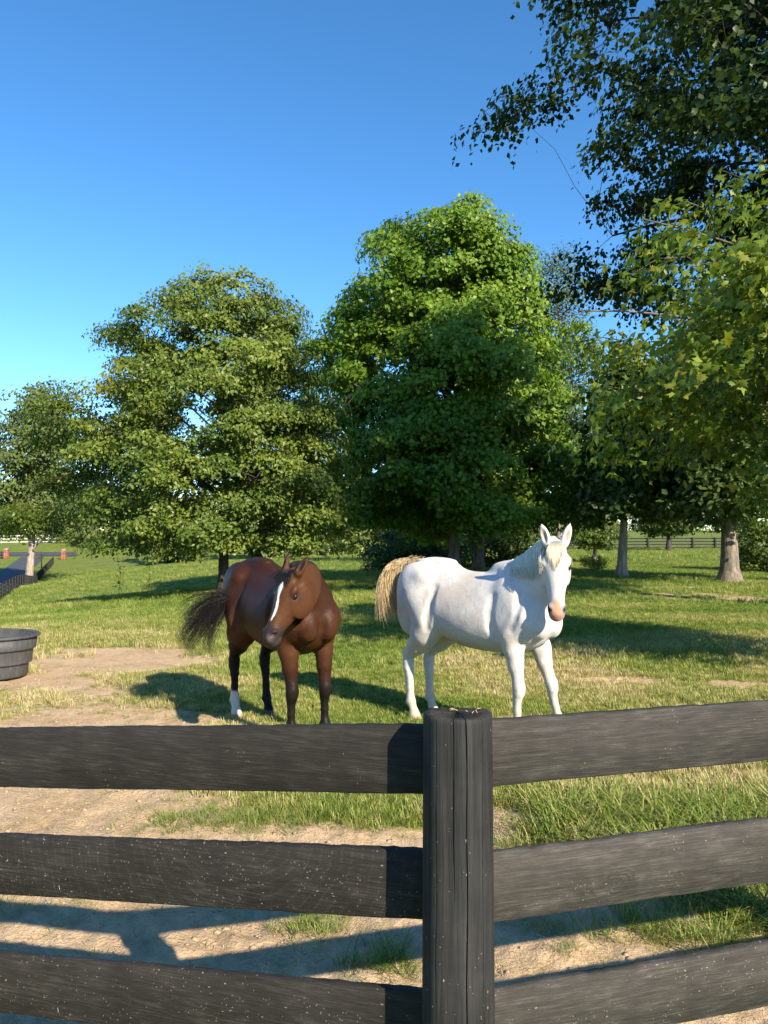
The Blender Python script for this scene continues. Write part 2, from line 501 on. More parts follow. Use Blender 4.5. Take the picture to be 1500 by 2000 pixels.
# ------------------------------------------------------------------ foreground fence
def board_material(name, base, light, knot=None, arcs=False, fl=.58):
    m, nt, out = new_mat(name)
    b = principled(nt, out, 0.72, 0.25)
    tc = nt.nodes.new('ShaderNodeTexCoord')
    P = tc.outputs['Object']
    def mapped(s):
        mp = nt.nodes.new('ShaderNodeMapping'); mp.inputs['Scale'].default_value = s
        nt.links.new(P, mp.inputs[0]); return mp.outputs[0]
    # cathedral grain: distance field bent by a slow noise
    sep = nt.nodes.new('ShaderNodeSeparateXYZ'); nt.links.new(P, sep.inputs[0])
    slow = noise(nt, 1.0, 3, 0.5, mapped((2.6, 2.6, 9)))
    zz = math_n(nt, 'ADD', math_n(nt, 'MULTIPLY', sep.outputs[2], 95.0), math_n(nt, 'MULTIPLY', slow, 26.0))
    if knot:
        dx = math_n(nt, 'MULTIPLY', math_n(nt, 'SUBTRACT', sep.outputs[0], knot[0]), 0.6)
        dz = math_n(nt, 'SUBTRACT', sep.outputs[2], knot[1])
        r2 = math_n(nt, 'ADD', math_n(nt, 'MULTIPLY', dx, dx), math_n(nt, 'MULTIPLY', dz, dz))
        rr = math_n(nt, 'ADD', math_n(nt, 'SQRT', r2), math_n(nt, 'MULTIPLY', math_n(nt, 'SUBTRACT', noise(nt, 28, 3, .6, P), .5), .03))
        kf = math_n(nt, 'DIVIDE', 0.03, math_n(nt, 'ADD', rr, 0.012))
        zz = math_n(nt, 'ADD', zz, math_n(nt, 'MULTIPLY', kf, 12.0))
    grain = math_n(nt, 'ADD', math_n(nt, 'MULTIPLY', math_n(nt, 'SINE', math_n(nt, 'MULTIPLY', zz, 2.0)), 0.5), 0.5)
    fine = noise(nt, 1.0, 6, 0.8, mapped((11, 240, 300)), 0.35)
    streak = noise(nt, 1.0, 6, 0.75, mapped((3.0, 70, 90)), 0.8)
    patch = noise(nt, 9.0, 6, 0.7, mapped((1, 1, 1.8)))
    f = math_n(nt, 'ADD', math_n(nt, 'MULTIPLY', grain, 0.035), math_n(nt, 'MULTIPLY', fine, 0.52))
    f = math_n(nt, 'ADD', f, math_n(nt, 'MULTIPLY', streak, 0.22))
    f = math_n(nt, 'ADD', f, math_n(nt, 'MULTIPLY', patch, 0.28))
    if arcs:   # circular saw marks
        ax = math_n(nt, 'ADD', sep.outputs[0], -0.52); az = math_n(nt, 'ADD', sep.outputs[2], -0.16)
        ar = math_n(nt, 'SQRT', math_n(nt, 'ADD', math_n(nt, 'MULTIPLY', ax, ax), math_n(nt, 'MULTIPLY', az, az)))
        ar = math_n(nt, 'ADD', ar, math_n(nt, 'MULTIPLY', slow, 0.05))
        saw = math_n(nt, 'SINE', math_n(nt, 'MULTIPLY', ar, 260.0))
        saw = math_n(nt, 'MULTIPLY', math_n(nt, 'GREATER_THAN', saw, 0.86), math_n(nt, 'GREATER_THAN', fine, 0.5))
        f = math_n(nt, 'ADD', f, math_n(nt, 'MULTIPLY', saw, 0.05))
    c = ramp(nt, f, [(0.36, tuple(x * 0.30 for x in base)), (0.54, base), (0.70, light)])
    if knot:
        kc = math_n(nt, 'LESS_THAN', math_n(nt, 'ADD', rr, math_n(nt, 'MULTIPLY', fine, 0.02)), 0.034)
        kr = math_n(nt, 'GREATER_THAN', math_n(nt, 'SINE', math_n(nt, 'MULTIPLY', rr, 700.0)), 0.3)
        c = mixc(nt, math_n(nt, 'MULTIPLY', kc, math_n(nt, 'ADD', math_n(nt, 'MULTIPLY', kr, 0.22), 0.15)), c, tuple(x * 0.3 for x in base))
    # chaff flecks and lime drips
    def flecks(scale, stretch, thr, sel_thr, amt, colr, msk_t=.5):
        nonlocal c
        vo = nt.nodes.new('ShaderNodeTexVoronoi'); vo.inputs['Scale'].default_value = scale
        vo.inputs['Randomness'].default_value = 1.0
        wv = nt.nodes.new('ShaderNodeVectorMath'); wv.operation = 'ADD'
        nz = nt.nodes.new('ShaderNodeTexNoise'); nz.inputs['Scale'].default_value = 90; nt.links.new(P, nz.inputs['Vector'])
        sc = nt.nodes.new('ShaderNodeVectorMath'); sc.operation = 'SCALE'; sc.inputs['Scale'].default_value = 0.006
        nt.links.new(nz.outputs['Color'], sc.inputs[0])
        nt.links.new(P, wv.inputs[0]); nt.links.new(sc.outputs[0], wv.inputs[1])
        mp = nt.nodes.new('ShaderNodeMapping'); mp.inputs['Scale'].default_value = stretch
        nt.links.new(wv.outputs[0], mp.inputs[0]); nt.links.new(mp.outputs[0], vo.inputs['Vector'])
        sp = math_n(nt, 'LESS_THAN', vo.outputs['Distance'], thr)
        sc2 = nt.nodes.new('ShaderNodeSeparateColor'); nt.links.new(vo.outputs['Color'], sc2.inputs[0])
        s1 = math_n(nt, 'GREATER_THAN', sc2.outputs[0], sel_thr)
        msk = noise(nt, 6.0, 4, .7, mapped((1, 1, 2.2)))
        k = math_n(nt, 'MULTIPLY', math_n(nt, 'MULTIPLY', sp, s1), math_n(nt, 'GREATER_THAN', msk, msk_t))
        c = mixc(nt, math_n(nt, 'MULTIPLY', k, amt), c, colr)
    flecks(1.0, (52, 30, 120), 0.16, 0.60, 0.6, (0.30, 0.26, 0.19), msk_t=fl)
    flecks(1.0, (150, 60, 100), 0.20, 0.70, 0.5, (0.24, 0.22, 0.18), msk_t=fl - .04)
    flecks(1.0, (90, 30, 22), 0.10, 0.76, 0.7, (0.45, 0.43, 0.39), msk_t=fl + .03)
    flecks(1.0, (60, 20, 9), 0.055, 0.80, 0.8, (0.60, 0.58, 0.54), msk_t=fl)
    nt.links.new(c, b.inputs['Base Color'])
    h = math_n(nt, 'ADD', math_n(nt, 'MULTIPLY', fine, 0.6), math_n(nt, 'MULTIPLY', grain, 0.07))
    bump(nt, b, h, 0.75, 0.005)
    return m

FENCE_C = np.array([0.155, 1.64])            # corner post centre
DIR_L = np.array([-0.961, 0.276]); DIR_R = np.array([0.962, 0.272])
BOARD_SPAN = 2.44
paddock_fence = empty('paddock_fence', (FENCE_C[0], FENCE_C[1], 0))
tag(paddock_fence, 'black board fence with a thick round corner post in the foreground', 'fence')
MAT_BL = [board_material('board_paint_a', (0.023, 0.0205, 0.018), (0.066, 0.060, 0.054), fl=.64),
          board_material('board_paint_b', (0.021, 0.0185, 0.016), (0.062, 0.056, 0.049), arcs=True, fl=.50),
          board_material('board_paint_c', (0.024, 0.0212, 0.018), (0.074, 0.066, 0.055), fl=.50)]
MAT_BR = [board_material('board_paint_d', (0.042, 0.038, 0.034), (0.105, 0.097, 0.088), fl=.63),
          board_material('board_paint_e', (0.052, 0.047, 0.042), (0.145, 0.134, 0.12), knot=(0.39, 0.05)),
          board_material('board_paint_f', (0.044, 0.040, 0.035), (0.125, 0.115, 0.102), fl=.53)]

def board_mesh(name, mat, L, h, th, seed, z_slope, wear=0.0):
    """plank along local +x, slightly wavy worn edges; top edge ragged"""
    rs = np.random.RandomState(seed)
    nx = 150
    x = np.linspace(0, L, nx)
    def w(a, f):
        return a * (np.interp(x, np.linspace(0, L, int(L * f) + 2), rs.uniform(-1, 1, int(L * f) + 2)))
    top = h + w(0.002, 4) + w(0.0012, 30) - wear * np.abs(w(1, 60))
    bot = w(0.002, 4) + w(0.0008, 30)
    e = 0.003
    prof = [(0, 'b', e), (0, 't', -e), (e, 't', 0), (th - e, 't', 0), (th, 't', -e), (th, 'b', e), (th - e, 'b', 0), (e, 'b', 0)]
    rows = []
    for (y, s, off) in prof:
        z = (top if s == 't' else bot) + off + z_slope * x
        rows.append(np.stack([x, np.full(nx, y) + w(0.0015, 6), z], 1))
    V = np.stack(rows, 1).reshape(-1, 3)
    k = len(prof)
    idx = np.arange(nx * k).reshape(nx, k)
    a = idx[:-1]; b2 = idx[1:]
    q = np.stack([a, b2, np.roll(b2, -1, 1), np.roll(a, -1, 1)], -1).reshape(-1, 4)
    ends = [np.array([idx[0, ::-1]]), np.array([idx[-1]])]
    return np_mesh(name, V, [q] + ends, mat, False)

LEFT_Z = [1.135, 0.864, 0.562, 0.26]; RIGHT_Z = [1.143, 0.849, 0.552, 0.25]
LEFT_SLOPE, RIGHT_SLOPE = -0.078, 0.0
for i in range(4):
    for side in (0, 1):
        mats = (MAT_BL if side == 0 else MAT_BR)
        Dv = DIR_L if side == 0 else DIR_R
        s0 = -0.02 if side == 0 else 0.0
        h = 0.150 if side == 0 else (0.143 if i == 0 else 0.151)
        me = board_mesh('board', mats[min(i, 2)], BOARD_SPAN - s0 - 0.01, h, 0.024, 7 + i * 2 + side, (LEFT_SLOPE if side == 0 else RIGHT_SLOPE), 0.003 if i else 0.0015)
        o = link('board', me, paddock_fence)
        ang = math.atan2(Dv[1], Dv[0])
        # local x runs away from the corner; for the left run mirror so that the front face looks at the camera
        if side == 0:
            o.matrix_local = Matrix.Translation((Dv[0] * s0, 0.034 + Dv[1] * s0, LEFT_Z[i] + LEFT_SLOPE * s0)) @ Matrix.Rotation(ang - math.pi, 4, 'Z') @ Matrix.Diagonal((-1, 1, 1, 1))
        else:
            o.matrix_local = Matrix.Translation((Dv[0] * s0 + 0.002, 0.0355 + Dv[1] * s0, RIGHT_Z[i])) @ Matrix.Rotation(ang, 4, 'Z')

def post_mesh(name, mat, r_top, r_bot, H, cracks, seed, na=900, nh=46):
    rs = np.random.RandomState(seed)
    a = np.linspace(0, 2 * math.pi, na, endpoint=False)
    zz = np.concatenate([np.linspace(-0.3, H - 0.012, nh), [H - 0.005, H - 0.001]])
    base = np.interp(zz, [-0.3, H], [r_bot, r_top]); base[-2] -= 0.0006; base[-1] -= 0.0028
    lump = sum(rs.uniform(.0004, .0016) * np.sin(k * a + rs.uniform(0, 6)) for k in range(2, 9))
    Rr = base[:, None] + lump[None, :]
    for (ca, z0, w, dep, wob) in cracks:
        for j, z in enumerate(zz):
            cc = ca + wob * math.sin(z * 5 + ca * 7) + 0.012 * math.sin(z * 23 + ca)
            dd = np.abs((a - cc + math.pi) % (2 * math.pi) - math.pi)
            k = np.clip((z - z0) / 0.25, 0, 1)
            Rr[j] -= dep * k * np.exp(-(dd / (w * .62)) ** 4)
    V = np.stack([Rr * np.cos(a), Rr * np.sin(a), np.broadcast_to(zz[:, None], Rr.shape)], -1).reshape(-1, 3)
    V[:, 1] = np.minimum(V[:, 1], .032 + .0006 * np.sin(V[:, 2] * 40) * 0)      # half-round: flat back where the boards are nailed
    n = len(zz)
    idx = np.arange(n * na).reshape(n, na)
    q = np.stack([idx[:-1], np.roll(idx[:-1], -1, 1), np.roll(idx[1:], -1, 1), idx[1:]], -1).reshape(-1, 4)
    # end grain: rings inward with relief
    rings = [0.8, 0.55, 0.3, 0.12]
    prev = idx[-1]; extra = []; quads = [q]; base_n = n * na
    for ri, f in enumerate(rings):
        rr = Rr[-1] * f
        dz = rs.uniform(-.0015, .0015, na)
        for (ca, z0, w, dep, wob) in cracks:
            dd = np.abs((a - ca + math.pi) % (2 * math.pi) - math.pi)
            dz = dz - dep * 0.9 * f * np.exp(-(dd / (w * .7 / max(f, .3))) ** 2)
        extra.append(np.stack([rr * np.cos(a), np.minimum(rr * np.sin(a), .032 * (.55 + .45 * f)), H + dz - 0.001], 1))
        cur = base_n + ri * na + np.arange(na)
        quads.append(np.stack([prev, np.roll(prev, -1), np.roll(cur, -1), cur], 1)); prev = cur
    V = np.concatenate([V] + extra + [np.array([[0, 0, H - 0.002]])])
    c = len(V) - 1
    tri = np.stack([prev, np.roll(prev, -1), np.full(na, c)], 1)
    return np_mesh(name, V, [np.concatenate(quads), tri], mat, False)

def post_material():
    m, nt, out = new_mat('post_paint')
    b = principled(nt, out, 0.7, 0.22)
    tc = nt.nodes.new('ShaderNodeTexCoord'); P = tc.outputs['Object']
    def mapped(s):
        mp = nt.nodes.new('ShaderNodeMapping'); mp.inputs['Scale'].default_value = s
        nt.links.new(P, mp.inputs[0]); return mp.outputs[0]
    g = noise(nt, 1.0, 5, 0.7, mapped((150, 150, 4)), 0.3)
    g2 = noise(nt, 1.0, 4, 0.6, mapped((40, 40, 2.2)), 0.4)
    p = noise(nt, 6, 4, 0.6, mapped((1, 1, 1)))
    f = math_n(nt, 'ADD', math_n(nt, 'MULTIPLY', g, 0.4), math_n(nt, 'ADD', math_n(nt, 'MULTIPLY', g2, 0.35), math_n(nt, 'MULTIPLY', p, 0.3)))
    c = ramp(nt, f, [(0.36, (0.008, 0.008, 0.008)), (0.54, (0.026, 0.026, 0.026)), (0.76, (0.062, 0.06, 0.057))])
    sep = nt.nodes.new('ShaderNodeSeparateXYZ'); nt.links.new(P, sep.inputs[0])
    low = math_n(nt, 'SUBTRACT', 1.25, sep.outputs[2])
    for (st, thr, selt, am, colr) in (((90, 90, 34), 0.10, 0.66, 0.7, (0.40, 0.36, 0.29)), ((60, 60, 14), 0.06, 0.68, 0.8, (0.5, 0.48, 0.44)), ((170, 170, 110), 0.15, 0.66, 0.6, (0.32, 0.26, 0.17))):
        vo = nt.nodes.new('ShaderNodeTexVoronoi'); vo.inputs['Scale'].default_value = 1.0
        nt.links.new(mapped(st), vo.inputs['Vector'])
        s = nt.nodes.new('ShaderNodeSeparateColor'); nt.links.new(vo.outputs['Color'], s.inputs[0])
        k = math_n(nt, 'MULTIPLY', math_n(nt, 'LESS_THAN', vo.outputs['Distance'], thr), math_n(nt, 'GREATER_THAN', math_n(nt, 'ADD', s.outputs[0], math_n(nt, 'MULTIPLY', low, 0.3)), selt + 0.3))
        c = mixc(nt, math_n(nt, 'MULTIPLY', k, am), c, colr)
    nt.links.new(c, b.inputs['Base Color'])
    bump(nt, b, math_n(nt, 'ADD', g, math_n(nt, 'MULTIPLY', g2, 0.6)), 0.5, 0.004)
    return m
MAT_POST = post_material()
D2 = math.pi
CR = [(R(-90 - 41), 0.0, 0.011, 0.009, .02), (R(-90 - 12), 0.95, 0.010, 0.014, -.012), (R(-90 + 8), 0.0, 0.014, 0.024, .026), (R(-90 + 36), 0.45, 0.011, 0.014, .018),
      (R(-90 + 63), 0.8, 0.010, 0.012, .03), (R(-90 - 68), 0.2, 0.012, 0.012, .03), (R(38), 1.0, 0.03, 0.05, 0), (R(150), 0.2, 0.02, 0.03, .02)]
pm = post_mesh('post', MAT_POST, 0.0735, 0.0815, 1.322, CR, 3)
link('post', pm, paddock_fence)
pm2 = post_mesh('post', MAT_POST, 0.0735, 0.0815, 1.322, [(c[0], c[1], .05, c[3], c[4]) for c in CR], 4, 160, 16)
for Dv, sl in ((DIR_L, LEFT_SLOPE), (DIR_R, 0)):
    o = link('post', pm2, paddock_fence)
    o.location = (Dv[0] * 2.40, Dv[1] * 2.40 - 0.01, sl * 2.40)
    o.rotation_euler = (0, 0, math.atan2(Dv[1], Dv[0]) if Dv[0] > 0 else math.atan2(-Dv[1], -Dv[0]))

# wisps of dry grass on top of the post
m, nt, out = new_mat('dry_straw'); b = principled(nt, out, 0.8, 0.2); b.inputs['Base Color'].default_value = (0.5, 0.38, 0.2, 1)
MAT_STRAW = m
rs = np.random.RandomState(12)
st = MB()
for i in range(7):
    c0 = np.array([0.012 + rs.uniform(-.03, .03), -0.012 + rs.uniform(-.02, .02), 1.3245])
    an = rs.uniform(0, 6.28); l = rs.uniform(.008, .02)
    st.tube([c0, c0 + np.array([math.cos(an) * l * .5, math.sin(an) * l * .5, 0.003]), c0 + np.array([math.cos(an + .4) * l, math.sin(an + .4) * l, 0.001])], [.0007, .0008, .0004], 4)
tag(st.build('straw_wisps', MAT_STRAW, None), 'few wisps of dry straw lying on top of the round fence post', 'straw', kind=None)
bpy.data.objects['straw_wisps'].location = (FENCE_C[0], FENCE_C[1], 0)
# ------------------------------------------------------------------ trees
def leaf_rhomb(l, w):
    V = np.array([[0, 0, 0], [-w / 2, l * 0.45, 0.06 * l], [0, l, -0.08 * l], [w / 2, l * 0.45, 0.06 * l]])
    return V, np.array([[0, 3, 2], [0, 2, 1]])
def leaf_maple(l):
    """five pointed lobes, folded a little along the midrib"""
    P = np.array([[0, 0], [.30, .05], [.22, .22], [.52, .38], [.26, .48], [.30, .70], [.13, .66], [0, 1.0],
                  [-.13, .66], [-.30, .70], [-.26, .48], [-.52, .38], [-.22, .22], [-.30, .05]]) * l
    z = -0.22 * np.abs(P[:, 0]) - 0.10 * (P[:, 1] / l) ** 2 * l
    V = np.concatenate([np.column_stack([P, z]), [[0, .42 * l, 0.0]]])
    n = len(P)
    return V, np.array([[i, (i + 1) % n, n] for i in range(n)])
def leaf_maple5(l):
    """coarser maple outline for leaves a few pixels wide"""
    P = np.array([[0, 0], [.28, .16], [.50, .45], [.22, .52], [0, 1.0], [-.22, .52], [-.50, .45], [-.28, .16]]) * l
    z = -0.2 * np.abs(P[:, 0]) - 0.1 * (P[:, 1] / l) ** 2 * l
    V = np.column_stack([P, z])
    return V, np.array([[0, 1, 7], [1, 2, 3], [7, 5, 6], [1, 3, 7], [3, 5, 7], [3, 4, 5]])

def leaf_kite(l):
    V = np.array([[0, 0, 0], [.46, .40, -.09], [.16, .50, 0], [0, 1.0, -.1], [-.16, .50, 0], [-.46, .40, -.09]]) * l
    return V, np.array([[0, 1, 2], [0, 2, 4], [0, 4, 5], [2, 3, 4]])
def place_leaves(C, Nrm, rs, tmpl, cols, size_var=0.35, down=0.5):
    """C (n,3) leaf positions, Nrm normals; leaf tips hang outwards and down"""
    LV, LF = tmpl
    n = len(C)
    Nn = Nrm / (np.linalg.norm(Nrm, axis=1, keepdims=True) + 1e-9)
    t = rs.normal(size=(n, 3)); t[:, 2] -= down
    t -= (t * Nn).sum(1, keepdims=True) * Nn
    t /= np.linalg.norm(t, axis=1, keepdims=True) + 1e-9
    s = np.cross(t, Nn)
    sc = rs.uniform(1 - size_var, 1 + size_var, n)
    V = (LV[None, :, 0, None] * s[:, None] + LV[None, :, 1, None] * t[:, None] + LV[None, :, 2, None] * Nn[:, None]) * sc[:, None, None] + C[:, None]
    F = LF[None] + (np.arange(n) * len(LV))[:, None, None]
    return V.reshape(-1, 3), F.reshape(-1, 3), np.repeat(cols, len(LV), axis=0)

def leaf_colors(rs, n, a, b, clump, yellow=0.0, ycol=(0.30, 0.26, 0.03)):
    a = np.array(a); b = np.array(b)
    t = np.clip(clump + rs.normal(0, 0.22, n), 0, 1)[:, None]
    c = a * (1 - t) + b * t
    c *= rs.uniform(0.8, 1.2, n)[:, None]
    if yellow > 0:
        k = rs.rand(n) < yellow
        c[k] = np.array(ycol) * rs.uniform(.7, 1.1, k.sum())[:, None]
    return c

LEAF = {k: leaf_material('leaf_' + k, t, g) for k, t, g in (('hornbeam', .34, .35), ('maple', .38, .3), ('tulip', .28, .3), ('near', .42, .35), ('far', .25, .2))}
BARK = {'grey': bark_material('bark_grey', (0.075, 0.062, 0.05), (0.22, 0.185, 0.15)),
        'pale': bark_material('bark_pale', (0.16, 0.13, 0.10), (0.42, 0.36, 0.30)),
        'dark': bark_material('bark_dark', (0.03, 0.026, 0.022), (0.085, 0.07, 0.058)),
        'big': bark_material('bark_big', (0.07, 0.058, 0.046), (0.30, 0.255, 0.205), 11)}

def make_tree(name, label, base, prof, trunk_r, seed, n_cl=500, per=90, leaf=('rhomb', .1, .065), mat='maple', bark='grey',
              ca=(0.045, 0.085, 0.012), cb=(0.10, 0.16, 0.022), cl_r=0.5, flat=0.45, lobes=0.13, outer=0.42, limbs=16, lean=(0, 0),
              yellow=0.0, trunks=None, droop=0.35, group=None, keep=None, limb_low=None, up=1.0, depth=1.0, yband=None, trunk_top=0.82, extra_limbs=()):
    rs = np.random.RandomState(seed)
    base = np.array(base, float)
    prof = np.array(prof, float)            # height, radius towards -x, radius towards +x
    hs = np.linspace(prof[0, 0], prof[-1, 0], 200)
    rl = np.interp(hs, prof[:, 0], prof[:, 1]); rr_ = np.interp(hs, prof[:, 0], prof[:, 2])
    H = prof[-1, 0]
    ph = rs.uniform(0, 6.28, 8)
    wgt = (rl + rr_) ** 1.5 + 0.02; cw = np.cumsum(wgt); cw /= cw[-1]
    def env(th, h):
        a = np.interp(h, hs, rl); b = np.interp(h, hs, rr_)
        r = (a + b) / 2 + np.cos(th) * (b - a) / 2
        r = r * (1 - (1 - depth) * np.abs(np.sin(th)))
        lob = 1 + lobes * (np.sin(3 * th + ph[0] + h * .9) * .5 + np.sin(5 * th + ph[1] - h * 1.7) * .5 + np.sin(2.1 * h + ph[2] + 2 * th) * .6)
        return r * lob
    # boughs first, then the sprays that each bough carries
    sub = 7
    nb = max(8, n_cl // sub)
    hb = np.interp((np.arange(nb) + rs.rand(nb)) / nb, cw, hs); tb_ = rs.uniform(0, 2 * math.pi) + np.arange(nb) * 2.39996 + rs.normal(0, .25, nb)
    rhb = rs.rand(nb) ** outer
    rb = env(tb_, hb) * rhb
    rb = np.maximum(rb - cl_r * .5, rb * .6)
    bc = np.stack([rb * np.cos(tb_) + lean[0] * hb / H, rb * np.sin(tb_) + lean[1] * hb / H, hb], 1)
    btone = rs.uniform(0, 1, nb)
    kb = np.repeat(np.arange(nb), sub); n = len(kb)
    o3 = np.clip(rs.normal(size=(n, 3)), -1.8, 1.8) * cl_r * np.array([.95, .95, .36])
    radial = np.stack([np.cos(tb_), np.sin(tb_), np.zeros(nb)], 1)[kb]
    al = (o3 * radial).sum(1)
    o3[:, 2] -= np.abs(al) * .15 + np.maximum(al, 0) * .25
    Cc = bc[kb] + o3
    th = np.arctan2(Cc[:, 1], Cc[:, 0]); hh = Cc[:, 2]; rho = rhb[kb]
    if keep is not None:
        k = keep(Cc + base); Cc = Cc[k]; rho = rho[k]; th = th[k]; hh = hh[k]; kb = kb[k]; n = len(Cc)
    root = empty(name, base)
    tag(root, label, 'tree', group)
    # --- wood
    tb = MB()
    tr = trunks or [((0, 0), (0, 0), 1.0)]
    Htr = H * trunk_top
    axes = []
    for (off, tip, f) in tr:
        zz = np.array([-0.25, 0.0, 0.18, 0.5, 1.2, H * .22, H * .38, H * .55, Htr])
        zz = np.unique(np.sort(zz))
        t = np.clip(zz / Htr, 0, 1)
        wob = 0.012 * H
        px_ = off[0] + (tip[0] + lean[0] * trunk_top - off[0] * .3) * t ** 1.2 + wob * np.sin(t * 5 + ph[3]) * t
        py_ = off[1] + (tip[1] + lean[1] * trunk_top) * t ** 1.2 + wob * np.sin(t * 4 + ph[4]) * t
        rad = trunk_r * f * (1 - 0.92 * t ** 0.8) * np.where(zz < 0.2, 1.22, 1.0) * np.where(zz < 0.05, 1.12, 1.0)
        P = np.stack([px_, py_, zz], 1)
        tb.tube(P, rad, 14, True)
        axes.append((P, rad))
    low = limb_low if limb_low is not None else max(prof[0, 0] * 0.9, H * .1)
    samples = []; srad = []
    for i in range(limbs):
        P, rad = axes[i % len(axes)]
        z0 = low + (Htr * .95 - low) * (i / max(1, limbs - 1)) ** 1.1
        p0 = np.array([np.interp(z0, P[:, 2], P[:, 0]), np.interp(z0, P[:, 2], P[:, 1]), z0])
        r0 = np.interp(z0, P[:, 2], rad) * 0.5
        an = i * 2.4 + rs.uniform(-.4, .4)
        zt = min(z0 + rs.uniform(.1, .28) * H * up, H * .97)
        zt = max(zt, prof[0, 0] + .2)
        re = env(np.array([an]), np.array([zt]))[0] * .85
        p3 = np.array([re * math.cos(an) + lean[0] * zt / H, re * math.sin(an) + lean[1] * zt / H, zt])
        m1 = p0 + (p3 - p0) * .35 + np.array([0, 0, .06 * H * up]) + rs.normal(0, .015 * H, 3)
        m2 = p0 + (p3 - p0) * .7 + np.array([0, 0, .04 * H * up]) + rs.normal(0, .015 * H, 3)
        t = np.linspace(0, 1, 9)[:, None]
        Q = (1 - t) ** 3 * p0 + 3 * t * (1 - t) ** 2 * m1 + 3 * t * t * (1 - t) * m2 + t ** 3 * p3
        rq = r0 * (1 - .88 * t[:, 0]) + 0.006
        tb.tube(Q, rq, 6, False)
        samples.append(Q[2:]); srad.append(rq[2:])
    for P, rad in axes:
        samples.append(P[P[:, 2] > low]); srad.append(rad[P[:, 2] > low])
    S = np.concatenate(samples); SRd = np.concatenate(srad)
    used = np.unique(kb)
    for q in used:                                   # bough: from the nearest limb to the bough centre
        c = bc[q]
        d2 = ((S - c) ** 2).sum(1) + np.maximum(S[:, 2] - c[2], 0) ** 2 * 2
        j = int(np.argmin(d2)); s0 = S[j]; L_ = np.linalg.norm(c - s0)
        rt = min(SRd[j] * .55, 0.010 + 0.007 * L_)
        m1 = s0 + (c - s0) * .33 + rs.normal(0, .07 * L_, 3) + np.array([0, 0, .06 * L_]); m2 = s0 + (c - s0) * .7 + rs.normal(0, .06 * L_, 3) + np.array([0, 0, .05 * L_])
        tb.tube([s0, m1, m2, c], [rt, rt * .75, rt * .55, rt * .35], 4, False)
    for q in range(n):                               # twigs of the bough, bent outwards and down
        c = Cc[q]; s0 = bc[kb[q]]; L_ = np.linalg.norm(c - s0)
        tb.tube([s0, (s0 + c) / 2 + rs.normal(0, .10 * L_, 3) + np.array([0, 0, .12 * L_]), c], [.007 + .002 * cl_r, .006, .002], 3, False)
    tb.build('trunk', BARK[bark], root, True)
    # --- leaves: flattened, drooping sprays round every twig end
    k = np.repeat(np.arange(n), per)
    off = np.clip(rs.normal(size=(len(k), 3)), -1.7, 1.7)
    rad = cl_r * rs.uniform(.6, 1.35, n)[k]
    off *= rad[:, None] * np.array([.62, .62, .62 * flat])
    d = np.hypot(off[:, 0], off[:, 1])
    off[:, 2] -= droop * d * d / (rad + 1e-6)
    L = Cc[k] + off
    outw = np.stack([np.cos(th), np.sin(th), np.zeros(n)], 1)[k]
    nr = rs.normal(0, .55, (len(k), 3)) + np.array([0, 0, .62]) + outw * .75 + off / (rad[:, None] + 1e-6) * .35
    clump = (.6 * btone[kb] + .4 * rs.rand(n))[k]
    if leaf[0] == 'rhomb': tm = leaf_rhomb(leaf[1], leaf[2])
    elif leaf[0] == 'maple': tm = leaf_maple(leaf[1])
    elif leaf[0] == 'kite': tm = leaf_kite(leaf[1])
    else: tm = leaf_maple5(leaf[1])
    cols = leaf_colors(rs, len(k), ca, cb, clump, yellow)
    if yband is not None:
        cx, cz, rx, rz, am, yc = yband
        q = ((L[:, 0] - cx) / rx) ** 2 + ((L[:, 2] - cz) / rz) ** 2
        w = (am * np.exp(-q) * rs.uniform(.4, 1, len(L)))[:, None]
        w = np.where(L[:, 1:2] < 1.0, w, 0)
        cols = cols * (1 - w) + np.array(yc) * w
    V, F, Cv = place_leaves(L, nr, rs, tm, cols)
    cr = link('crown', np_mesh('crown', V, F, LEAF[mat], False, Cv), root)
    cr['kind'] = 'stuff'
    return root, L, nr, cols

def px_prof(base_px, base_y, d, rows, zbase):
    """outline rows (photo y, x left, x right) to heights and radii at depth d"""
    k = d / FPX; out = []
    for (y, xl, xr) in sorted(rows, key=lambda r: -r[0]):
        h = at(750, y, d)[2] - zbase
        out.append((h, max((base_px - xl) * k, .05), max((xr - base_px) * k, .05)))
    return out

# spreading hornbeam
b1 = ground_at(437, 1156)
make_tree('hornbeam_tree', 'broad spreading tree with olive green leaves behind the bay horse', b1,
          px_prof(437, 1156, b1[1], [(1052, 190, 640), (1022, 100, 665), (975, 95, 668), (900, 82, 660), (840, 78, 655), (770, 105, 640), (700, 205, 640), (640, 255, 628), (590, 315, 600), (555, 370, 560), (540, 430, 510)], b1[2]),
          0.185, 11, n_cl=1150, per=150, leaf=('rhomb', .112, .070), mat='hornbeam', bark='dark', ca=(0.06, 0.105, 0.015), cb=(0.165, 0.215, 0.030),
          cl_r=.48, flat=.34, limbs=26, outer=.30, lobes=.12, droop=.3, up=.9, limb_low=1.1, yband=(-2.7, 5.9, .7, .75, .8, (0.32, 0.27, 0.02)))
